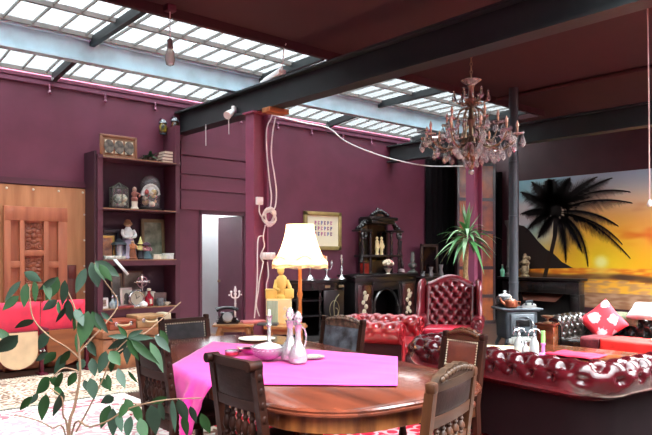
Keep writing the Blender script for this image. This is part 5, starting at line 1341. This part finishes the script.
t = sp(111, 2, 8.70); mb = MB(); lw = dim(103, 119, 8.7)
z1 = at(110, 231, v=8.68).z-zsh[2]
mb.box((0, 0, z1), (lw, .05, .045), bev=.006); mb.box((-lw*.42, .0, z1/2), (.03, .04, z1)); mb.box((lw*.42, .0, z1/2), (.03, .04, z1)); mb.box((0, .02, z1/2), (lw*.9, .01, z1*.96))
solo(mb, 'dark_frame', M('blue_black', (46, 48, 60), .35), t, 'dark blue-black frame standing behind the gilt picture', 'frame')
# --- fourth shelf
p = sp(104.5, 3, 8.50); picture('photo_frame', p, dim(100.5, 108.5, 8.5), hpx(104, 295, 306, 8.5), .03, white, artm('tiny_portrait', ((190, 170, 150), (110, 84, 80)), 20), 'tiny white framed photo at left of the lowest shelf', .02, tilt=.1)
p = sp(117, 3, 8.72); picture('photo_frame', p, dim(111, 122.5, 8.72), hpx(117, 273, 306, 8.72), .025, M('silver_brown_frame', (130, 110, 92), .45), artm('misty_photo', ((170, 172, 164), (104, 104, 98)), 5), 'tall pale misty photograph behind the lowest shelf curios', .02, tilt=.05)
p = sp(133.5, 3, 8.70); picture('photo_frame', p, dim(124, 144, 8.7), hpx(133, 271, 306, 8.7), .025, M('brown_frame2', (110, 84, 70), .5), artm('sepia_photo', ((138, 126, 110), (84, 74, 66)), 5), 'largest brown sepia photograph behind the silver cross', .02, tilt=.05)
p = sp(126.5, 3, 8.54); t = picture('photo_frame', p, dim(120.5, 132.5, 8.54), hpx(126, 285.5, 305, 8.54), .032, M('rosy_white_frame', (222, 206, 200), .5), M('photo_mount', (206, 198, 184), .6), 'white framed portrait of a dark haired person on the lowest shelf', .025, tilt=.1)
w_ = dim(120.5, 132.5, 8.54); h_ = hpx(126, 285.5, 305, 8.54)
mb = MB().prism([(w_*.2*math.cos(a), -.014, h_*.53+h_*.2*math.sin(a)) for a in [k*PI/8 for k in range(16)]], (0, -.003, 0)); mb.prism([(-w_*.26, -.014, h_*.16), (w_*.26, -.014, h_*.16), (w_*.2, -.014, h_*.36), (-w_*.2, -.014, h_*.36)], (0, -.003, 0)); mb.out('portrait', M('portrait_dark', (84, 76, 76), .6), t)
p = sp(142, 3, 8.60); h_ = hpx(142, 274, 305, 8.6); t = thing('ornate_cross', p, 'silver ornate cross standing behind the round clock', 'cross')
mb = MB().lathe((0, 0, 0), [(.08, 0), (.07, .02), (.02, .05), (.018, h_*.55)], 12); mb.out('stand', silver, t)
mb = MB().box((0, 0, h_*.75), (.03, .022, h_*.5), bev=.006); mb.box((0, 0, h_*.78), (.22, .022, .03), bev=.006); mb.tube([(.075*math.cos(a), 0, h_*.78+.075*math.sin(a)) for a in [k*PI/9 for k in range(18)]], .010, 6, closed=True)
for d_ in ((.11, 0), (-.11, 0), (0, h_*.22)): mb.ball((d_[0], 0, h_*.78+d_[1]), .022, 8)
mb.out('cross', silver, t)
p = sp(136.5, 3, 8.48); t = thing('desk_clock', p, 'round silver desk clock on the lowest shelf', 'clock'); r = .105
mb = MB(); mb.tube([(r*math.cos(a), 0, r+.015+r*math.sin(a)) for a in [k*PI/16 for k in range(32)]], .022, 8, closed=True); mb.box((0, 0, .012), (.12, .07, .024), bev=.005); mb.out('case', silver, t)
MB().cyl((0, -.008, r+.015), (0, .012, r+.015), r*.92, n=28).out('dial', M('clock_dial', (186, 178, 160), .4), t)
mb = MB(); mb.box((.02, -.011, r+.03), (.05, .004, .008), ry=-.6); mb.box((-.01, -.011, r+.045), (.008, .004, .07), ry=-.2); mb.out('hands', black, t)
t = thing('teapot', sp(143.5, 3, 8.46), 'low white teapot between the clock and red bottle', 'teapot', .2)
MB().lathe((0, 0, 0), [(.04, 0), (.06, .02), (.055, .05), (.025, .07), (.006, .085)], 14).out('body', white, t); MB().tube([(.05, 0, .03), (.09, 0, .05), (.10, 0, .07)], [.014, .01, .007], 7).out('spout', white, t)
p = sp(149, 3, 8.50); h_ = hpx(149, 288, 305, 8.5)
t = thing('bottle', p, 'ruby red glass bottle with pale label on the lowest shelf', 'bottle')
MB().lathe((0, 0, 0), [(.055, 0), (.065, .03), (.06, h_*.5), (.022, h_*.75), (.022, h_*.92)], 14).out('body', M('ruby_glass', (156, 14, 38), .12, coat=.7), t); MB().lathe((0, 0, h_*.92), [(.03, 0), (.03, .02), (.02, .03)], 10).out('cap', ivory, t); MB().box((0, -.060, h_*.28), (.035, .012, .06), bev=.003).out('label', ivory, t)
p = sp(149.5, 3, 8.62); solo(MB().box((0, 0, .10), (.15, .08, .20), bev=.006), 'jar_box', M('pale_carton', (196, 190, 178), .6), p, 'pale carton box behind the ruby bottle', 'box')
p = sp(159, 3, 8.62); solo(MB().box((0, 0, .09), (.19, .10, .18), bev=.006), 'tin_box', M('brown_grey_tin', (110, 84, 80), .5, var=.2, vs=14), p, 'brown-grey tin box right of the pale carton', 'box')
p = sp(160, 3, 8.48); t = thing('mug', p, 'grey blue patterned mug before the brown-grey tin', 'mug')
MB().lathe((0, 0, 0), [(.045, 0), (.05, .01), (.05, .11), (.044, .11), (.044, .02)], 16).out('body', M('mug_glaze', (140, 148, 152), .35, col2=(90, 96, 104), vs=22), t); MB().tube([(.048, 0, .09), (.085, 0, .085), (.085, 0, .03), (.048, 0, .025)], .008, 6).out('handle', M('mug_glaze', (140, 148, 152)), t)
p = sp(166.5, 3, 8.48); t = thing('cup', p, 'tiny cream cup at right end of the lowest shelf', 'cup'); MB().lathe((0, 0, 0), [(.025, 0), (.045, .05), (.042, .05), (.022, .01)], 14).out('body', ivory, t); MB().tube([(.04, 0, .04), (.065, 0, .035), (.038, 0, .015)], .005, 5).out('handle', ivory, t)
for px, lab, cm in ((112.5, 'clear little glass bottle right of the tiny white photo', (170, 186, 190)), (116.5, 'blue-grey glass scent bottle on the lowest shelf', (110, 130, 150))):
    t = thing('scent_bottle', sp(px, 3, 8.48), lab, 'bottle'); MB().lathe((0, 0, 0), [(.035, 0), (.045, .03), (.04, .08), (.014, .11), (.014, .14)], 12).out('body', M(f'scent_{px}', cm, .15, coat=.5, var=.3, vs=20), t); MB().ball((0, 0, .16), .022, 8).out('stopper', silver, t)
solo(MB().box((0, 0, .015), (.22, .14, .03), bev=.003), 'book', M('flat_red_book', (150, 60, 60), .5), sp(126, 3, 8.45)+V((-.02, .0, 0)), 'flat red book lying before the white framed portrait', 'book', 0)

# ---------------------------------------------------------------- suitcases and trunk
bx0, bx1 = at(103, 340, v=7.95).x, at(178, 340, v=7.95).x
tw = bx1-bx0; TZ = at(140, 328.5, v=7.95).z
t = thing('trunk', ((bx0+bx1)/2, 8.20, 0), 'large old brown wooden trunk below the shelf unit', 'trunk')
tm = M('trunk_leather', (186, 124, 86), .5, col2=(140, 90, 62), vs=6, bump=.15, bs=30)
MB().box((0, 0, TZ*.40), (tw, .50, TZ*.8-.02), bev=.015).out('body', tm, t); MB().box((0, 0, TZ*.9), (tw+.02, .52, TZ*.2-.004), bev=.012).out('lid', tm, t)
mb = MB()
for x in (-tw*.36, 0, tw*.36): mb.box((x, -.262, TZ*.45), (.05, .012, TZ*.82), bev=.003)
mb.out('slat', wood('trunk_slat', (120, 76, 46), (82, 50, 30), 'z', .5, .1, 6), t)
mb = MB().box((0, -.27, TZ*.80), (.09, .02, .10), bev=.005); mb.box((-tw*.25, -.27, TZ*.80), (.05, .02, .07), bev=.004); mb.box((tw*.25, -.27, TZ*.80), (.05, .02, .07), bev=.004); mb.out('clasp', brass, t)
def suitcase(px0, px1, h_, cm, label, y=8.14):
    a, b = at(px0, 320, v=y-.18).x, at(px1, 320, v=y-.18).x; w_ = b-a
    t = thing('suitcase', ((a+b)/2, y, TZ), label, 'suitcase', 0, 'suitcases on the trunk')
    MB().box((0, 0, h_*.32), (w_, .36, h_*.62), bev=.014).out('body', cm, t); MB().box((0, 0, h_*.82), (w_, .36, h_*.35), bev=.014).out('lid', cm, t)
    MB().tube(bez((-.08, -.185, h_*.62), (-.08, -.225, h_*.40), (.08, -.225, h_*.40), (.08, -.185, h_*.62)), .012, 7).out('handle', M('handle_tan', (206, 180, 140), .5), t)
    for s in (-1, 1): MB().box((s*w_*.28, -.186, h_*.62), (.04, .012, .05), bev=.003).out('latch', silver, t)
suitcase(110, 136.5, .125, M('red_brown_case', (152, 72, 48), .45, var=.15, vs=10), 'red-brown suitcase, left of two on the trunk')
suitcase(137.5, 164, .165, M('tan_case', (168, 128, 88), .5, var=.15, vs=10), 'tan suitcase, right of two on the trunk')
solo(MB().box((0, 0, .085), (.10, .24, .17), bev=.006), 'storage_box', M('pale_box', (206, 190, 160), .6), (at(168.5, 320, v=8.0).x, 8.14, TZ), 'narrow pale box right of the tan suitcase', 'box')
p = at(165, 345, v=7.85); t = thing('paper_bag', (at(160, 350, v=7.82).x, 7.80, .0), 'crumpled silver-white bag in front of the trunk', 'bag')
mb = MB(); mb.lathe((0, 0, .012), [(.09, 0), (.12, .05), (.11, .2), (.12, .33), (.08, .39), (.04, .42)], 14, sx=1, sy=.6)
for v in mb.bm.verts: v.co += V((noise.noise(v.co*9)*.03, noise.noise(v.co*9+V((3, 0, 0)))*.02, 0))
mb.out('body', M('silver_bag', (200, 200, 196), .35, var=.15, vs=14), t)

# ================================================================ CARVED DOOR AGAINST THE WALL
PV = YW-.05
px1 = at(87.5, 250, v=PV).x; z1 = at(40, 186, v=PV).z
t = thing('plywood_sheet', (1.6, YW-.028, 0), 'wide warm brown wooden sheet fixed on the left wall', 'panel')
MB().box2((.2-1.6, -.012, .04), (px1-1.6, .012, z1)).out('sheet', wood('ply_face', (206, 150, 106), (172, 116, 78), 'z', .5, .1, 2.5), t)
mb = MB()
for k in range(7): mb.ball((px1-1.6-.06-.32*k, -.012, z1-.05), (.016, .006, .016), 8)
for k in range(5): mb.ball((px1-1.6-.04, -.012, z1-.35*(k+1)), (.014, .006, .014), 8)
mb.out('screw_caps', ivory, t)
DV = YW-.10
dx0, dx1 = at(4, 250, v=DV).x, at(67, 250, v=DV).x; dz1 = (at(6, 206, v=DV).z+at(67, 208, v=DV).z)/2; dw = dx1-dx0
t = thing('carved_door', ((dx0+dx1)/2, DV+.015, 0), 'terracotta wooden door with carved centre panels leaning on the wall sheet', 'door')
dm = wood('carved_door_wood', (190, 116, 82), (158, 92, 66), 'z', .45, .15, 3)
fx = lambda px: at(px, 250, v=DV-.02).x-(dx0+dx1)/2
fz = lambda py, px=34: at(px, py, v=DV-.02).z
MB().box2((-dw/2, 0, 0.02), (dw/2, .035, dz1)).out('leaf', dm, t)
mb = MB(); yy0, yy1 = -.05, 0
for a, b in ((fx(4), fx(10.5)), (fx(19.5), fx(24.5)), (fx(43.5), fx(48.5)), (fx(58), fx(67))): mb.box2((a, yy0, .02), (b, yy1, dz1), bev=.005)
mb.box2((-dw/2+.004, yy0-.002, fz(221)), (dw/2-.004, yy1, dz1-.003), bev=.005)
for za, zb_, a, b in ((250, 256, 24, 44), (284, 290, 24, 44), (318, 324, 24, 44), (261, 267.5, 10, 20), (261.5, 268, 48, 58.5), (306, 312, 10, 20), (306, 312, 48, 58.5)): mb.box2((fx(a), yy0, fz(zb_)), (fx(b), yy1, fz(za)), bev=.005)
mb.box2((-dw/2, yy0, .02), (dw/2, yy1, .20), bev=.005)
mb.out('stiles_and_rails', dm, t)
for za, zb_ in ((222, 250), (256, 284), (290, 318)):
    mb = MB(); cx = (fx(24.5)+fx(43.5))/2; cw = fx(43.5)-fx(24.5); cz0 = (fz(za)+fz(zb_))/2; chh = fz(za)-fz(zb_)
    mb.box((cx, -.004, cz0), (cw*.9, .012, chh*.94), bev=.004)
    for k in range(8): a = k*PI/4; mb.ball((cx+.075*math.cos(a), -.012, cz0+.075*math.sin(a)), (.040, .014, .028), 8)
    mb.ball((cx, -.014, cz0), (.035, .02, .035), 10)
    for sx in (-1, 1):
        for sz in (-1, 1):
            mb.tube([(cx+sx*(cw*.30+.05*(1-q/20)*math.cos(q*.55)), -.012, cz0+sz*(chh*.34+.05*(1-q/20)*math.sin(q*.55))) for q in range(18)], .012, 6)
            mb.ball((cx+sx*cw*.12, -.01, cz0+sz*chh*.36), (.04, .012, .03), 8)
    mb.out('carved_panel', wood('carved_panel_wood', (160, 90, 62), (118, 62, 44), 'z', .4, .2, 4), t)
px = at(71, 270, v=YW-.07)
plz = at(71, 265, v=YW-.07).z
solo(MB().box((0, 0, plz/2), (.13, .03, plz), bev=.005).box((0, -.02, plz-.1), (.09, .02, .16), bev=.004), 'wooden_plank', wood('red_brown_plank', (112, 44, 34), (84, 34, 28), 'z', .4, .2, 4), (at(71.2, 275, v=YW-.07).x, YW-.07, 0), 'dark red-brown board standing right of the carved door', 'board')

# ---------------------------------------------------------------- cinema seats
CV = 8.30
sx = [at(px, 340, v=CV).x for px in (-8, 41, 86)]
t = thing('cinema_seats', ((sx[0]+sx[2])/2, CV, 0), 'row of red velvet tip-up cinema seats with wooden undersides', 'seat'); ox = (sx[0]+sx[2])/2
zt1, zt0 = at(50, 301, v=CV).z, at(50, 330, v=CV).z
woodseat = [M('blond_ply', (226, 198, 158), .45, coat=.2, var=.1), wood('brown_ply', (160, 96, 58), (120, 70, 42), 'x', .4, .2, 3)]
for k in range(2):
    a, b = sx[k]-ox+.035, sx[k+1]-ox-.035; w_ = b-a; cx = (a+b)/2; wb_ = w_+.062
    mb = MB()
    def bkf(i, j, s): 
        x = (2*i-1); z = zt0-.06+(zt1-zt0+.06)*j; return V((cx+x*wb_/2, .04+.07*(1-x*x)*1-.02*j+s*.04*(max(0, (1-x**6)*(1-(2*j-1)**6)))**.5, z))
    mb.grid(lambda i, j: bkf(i, j, -1), 16, 10); mb.grid(lambda i, j: bkf(i, j, 1), 16, 10); mb.out('backrest', redvel, t, merge=True, ang=70)
    pr = [(cx-w_/2+.02, 0, zt0-.0), (cx-w_/2+.02, 0, .30)]+[(cx+(w_/2-.02)*math.cos(q), 0, .30+.20*math.sin(q)) for q in [PI+k_*PI/14 for k_ in range(1, 14)]]+[(cx+w_/2-.02, 0, .30), (cx+w_/2-.02, 0, zt0-.0)]
    seat = MB().prism([V(q)+V((0, -.06, 0)) for q in pr], (0, .02, 0)).out('seat', woodseat[k], t)
    mb = MB().prism([V((cx+(q[0]-cx)*1.03, 0, (q[2]-.32)*1.04+.32))+V((0, -.04, 0)) for q in pr], (0, .06, 0)); mb.out('seat_pad', M('wine_velvet', (120, 16, 34), .8), seat)
for k in range(3):
    x = sx[k]-ox; mb = MB(); mb.box((x, -.02, (zt0+.05)/2), (.045, .06, zt0+.05), bev=.006); mb.box((x, -.03, .015), (.09, .22, .03), bev=.004); mb.ball((x, -.06, zt0-.02), .04, 10); mb.box((x, -.09, zt0+.03), (.06, .22, .035), bev=.012); mb.out('standard', M('maroon_iron', (96, 22, 44), .4, metal=.2), t)
    mb = MB(); mb.ball((x-.02, -.055, .30), .018, 8); mb.ball((x+.02, -.055, .30), .018, 8); mb.out('bolts', silver, t)
# ================================================================ LEAFY PLANT IN THE FOREGROUND
PZ = 2.5
pb = at(70, 440, Z=PZ); PB = V((pb.x, pb.y, 0))
pl = thing('leafy_plant', PB, 'tall leafy green fig plant in the left foreground', 'plant')
def lc(px, py, Z=PZ): return at(px, py, Z=Z)-PB
mb = MB().lathe((0, 0, 0), [(.13, 0), (.15, .02), (.185, .30), (.20, .31), (.20, .35), (.175, .35), (.17, .30)], 24); mb.out('pot', M('terracotta', (160, 90, 62), .7), pl)
MB().lathe((0, 0, .27), [(.165, 0), (.165, .03), (.02, .045)], 16).out('soil', M('soil', (50, 36, 28), .95, vs=40, var=.4), pl)
top0 = V((0, 0, .30))
def stem(pts, r0, r1, from_pot=False):
    P = [lc(*p) if len(p) == 3 else lc(p[0], p[1]) for p in pts]
    if from_pot: P = [top0+V((R.uniform(-.04, .04), R.uniform(-.04, .04), 0))]+P
    mb = MB(); out = []
    for i in range(len(P)-1):
        a, b, c, d = P[max(i-1, 0)], P[i], P[i+1], P[min(i+2, len(P)-1)]
        for k in range(5):
            t = k/5; out.append(.5*((2*b)+(c-a)*t+(2*a-5*b+4*c-d)*t*t+(3*b-a-3*c+d)*t**3))
    out.append(P[-1]); n = len(out)
    mb.tube(out, [.62*(r0+(r1-r0)*k/(n-1)) for k in range(n)], 7); mb.out('stem', stemm, pl)
stem([(69, 438), (75, 405), (80, 375), (79, 350), (77, 325), (74, 306), (64, 284)], .011, .004, True)
stem([(68, 436, 2.48), (63, 415, 2.45), (62, 398, 2.44), (50, 388, 2.42)], .008, .003, True)
stem([(79, 353), (92, 338, 2.52), (106, 323, 2.55), (118, 303, 2.58), (104, 280, 2.56), (94, 263, 2.55)], .006, .003)
stem([(79, 358), (66, 347, 2.47), (50, 337, 2.44), (34, 320, 2.42), (30, 300, 2.42), (30, 284, 2.42)], .006, .003)
stem([(72, 432), (90, 427, 2.42), (108, 421, 2.38), (130, 408, 2.34), (165, 400, 2.3), (202, 398, 2.26)], .007, .003, True)
stem([(66, 437, 2.5), (52, 428, 2.44), (36, 420, 2.4), (14, 415, 2.36)], .006, .003, True)
stem([(76, 432), (92, 402, 2.5), (104, 376, 2.5), (112, 356, 2.5), (127, 340, 2.5)], .006, .003)
stem([(112, 356), (143, 335, 2.6), (181, 302, 2.7)], .004, .003)
stem([(80, 372), (64, 368, 2.46), (52, 378, 2.44)], .005, .003)
LV = [(24,272,41,281,9,1),(21,281,5,301,7,1),(27,283,24,307,10,0),(34,280,35,302,7,0),(58,277,46,300,12,0),(57,277,39,290,6,1),(65,280,62,305,9,1),(45,282,50,300,8,0),
(91,262,98,287,13,1),(95,261,119,276,11,1),(86,268,76,293,9,1),(96,262,104,280,9,0),(99,264,112,281,8,0),
(19,296,3,310,9,0),(57,300,43,310,8,1),(58,301,60,316,4,0),(68,299,71,321,10,1),(34,320,15,328,8,0),(18,335,-3,352,14,1),(49,332,39,349,11,1),(75,309,83,326,9,1),(80,308,74,330,9,0),(66,306,56,322,6,1),
(88,311,82,344,15,0),(95,312,108,333,7,1),(92,311,101,330,8,0),(80,330,77,352,9,0),(88,340,96,356,8,1),(101,312,113,322,5,1),
(127,338,108,349,7,1),(127,338,116,357,7,1),(127,338,127,364,8,1),(127,338,139,360,7,0),(128,337,150,354,7,1),(128,337,154,338,6,1),(127,337,108,336,5,1),(127,337,118,326,5,0),(128,336,143,330,5,1),(131,340,159,364,8,0),(150,342,163,372,9,0),(155,335,170,352,8,1),(160,330,168,345,7,0),
(65,354,54,374,10,1),(56,352,44,364,10,0),(48,352,36,361,6,1),(49,377,36,394,12,0),(49,378,60,385,8,0),(70,350,60,364,7,0),
(106,351,99,373,11,1),(110,351,120,365,11,0),(112,358,111,372,6,0),(118,368,125,388,9,1),(128,371,138,383,4,0),(92,358,95,376,9,1),(84,359,78,371,8,1),(90,378,94,399,11,1),(100,378,111,390,7,0),(107,374,110,391,6,0),(84,380,89,392,6,1),(76,372,68,386,8,0),
(32,396,20,410,7,0),(38,393,30,404,6,1),(46,394,42,420,11,0),(63,391,53,416,9,1),(54,388,64,395,7,0),(62,372,55,392,7,0),
(110,405,101,428,11,0),(113,408,113,436,10,1),(125,399,134,412,8,0),(151,405,156,434,14,1),(131,416,127,438,10,1),(140,418,146,440,11,0),(167,397,150,403,7,0),(172,399,175,432,6,1),(178,399,187,423,11,1),(183,416,187,436,8,0),(190,406,196,423,7,1),(201,413,210,433,9,0),(114,397,101,403,9,1),(126,402,119,418,9,0),(135,404,142,424,9,0),(118,412,122,432,8,1),(160,402,164,420,7,1),(10,340,-6,328,8,0)]
m0, m1 = MB(), MB()
for (x0, y0, x1, y1, w_, tone) in LV:
    Z0 = (2.3 if x0 > 125 and y0 > 395 else PZ)+R.uniform(-.08, .08)
    a = lc(x0, y0, Z0); b = lc(x1, y1, Z0+R.uniform(-.03, .03)); L = (b-a).length
    cam = V((0, 0, CH))-(PB+a); cam.normalize(); cam += V((R.uniform(-.5, .5), R.uniform(-.5, .5), R.uniform(-.3, .25)))
    q = (m1 if tone else m0); n0 = len(q.bm.verts)
    q.leaf(a, (b-a), cam, L*1.03, w_*Z0/F*1.08, 0, R.choice((-.2, .3, .35)), 6)
m0.out('foliage', green_leaf, pl, ang=180); m1.out('foliage', green_leaf2, pl, ang=180)

# ---------------------------------------------------------------- yucca
yc = at(467, 240, Z=10.3); YP = V((yc.x, yc.y, 0))
yu = thing('yucca_plant', YP, 'tall yucca with arching strap leaves behind the wing chair', 'plant')
MB().lathe((0, 0, 0), [(.16, 0), (.18, .02), (.21, .34), (.225, .35), (.225, .40), (.2, .40), (.19, .35)], 20).out('pot', M('glazed_pot', (70, 58, 54), .3, coat=.4), yu)
MB().lathe((0, 0, .33), [(.19, 0), (.19, .03), (.03, .05)], 14).out('soil', M('soil', (50, 36, 28)), yu)
MB().tube([(0, 0, .36), (.02, 0, .8), (-.02, .02, 1.2), (0, 0, yc.z-.05)], [.05, .045, .042, .036], 10).out('trunk', M('yucca_trunk', (170, 140, 96), .7, var=.3, vs=30), yu)
m0, m1 = MB(), MB()
for k in range(46):
    a = k*2.39996; e = math.radians(-15+85*((k+.5)/46)) if k < 40 else math.radians(78)
    d = V((math.cos(a)*math.cos(e), math.sin(a)*math.cos(e), math.sin(e)))
    (m0 if k % 3 else m1).leaf(V((0, 0, yc.z+.1*math.sin(e)))+d*.03, d, (0, 0, 1), R.uniform(.40, .56), R.uniform(.065, .09), R.uniform(.35, 1.0) if e < 1 else .05, .35, 9, .55)
m0.out('foliage', M('yucca_green', (84, 148, 84), .4, coat=.2, var=.2), yu, ang=180); m1.out('foliage', M('yucca_pale', (140, 180, 130), .4, coat=.2, var=.15), yu, ang=180)

# ================================================================ LIGHT AND CAMERA
wd = bpy.data.worlds.new('sky'); sc.world = wd; wd.use_nodes = True
bg = wd.node_tree.nodes['Background']; bg.inputs[0].default_value = (.93, .98, 1, 1)
wt = wd.node_tree; wtc = N(wt, 'ShaderNodeTexCoord'); wsp = N(wt, 'ShaderNodeSeparateXYZ'); wt.links.new(wtc.outputs['Generated'], wsp.inputs[0])
wmx = N(wt, 'ShaderNodeMath', operation='MAXIMUM'); wt.links.new(wsp.outputs[2], wmx.inputs[0]); wmx.inputs[1].default_value = 0
wpw = N(wt, 'ShaderNodeMath', operation='POWER'); wt.links.new(wmx.outputs[0], wpw.inputs[0]); wpw.inputs[1].default_value = 3
wma = N(wt, 'ShaderNodeMath', operation='MULTIPLY_ADD'); wt.links.new(wpw.outputs[0], wma.inputs[0]); wma.inputs[1].default_value = 44; wma.inputs[2].default_value = 4.6
wt.links.new(wma.outputs[0], bg.inputs[1])     # overcast sky, brightest overhead
cam = bpy.data.cameras.new('camera'); cam.sensor_width = 36; cam.lens = 36*F/652; cam.shift_y = (HY-217.5)/652
co = bpy.data.objects.new('camera', cam); COL.objects.link(co); co.location = (0, 0, CH)
co.rotation_euler = (PI/2, 0, -math.atan2(FX, FY)); sc.camera = co
sc.view_settings.view_transform = 'Standard'; sc.view_settings.look = 'None'; sc.view_settings.gamma = 1; sc.view_settings.use_curve_mapping = False
sc.view_settings.exposure = 2.22
sc.cycles.use_denoising = True; sc.cycles.max_bounces = 8; sc.cycles.transparent_max_bounces = 24
sc.cycles.sample_clamp_indirect = 8; sc.cycles.caustics_reflective = False; sc.cycles.caustics_refractive = False
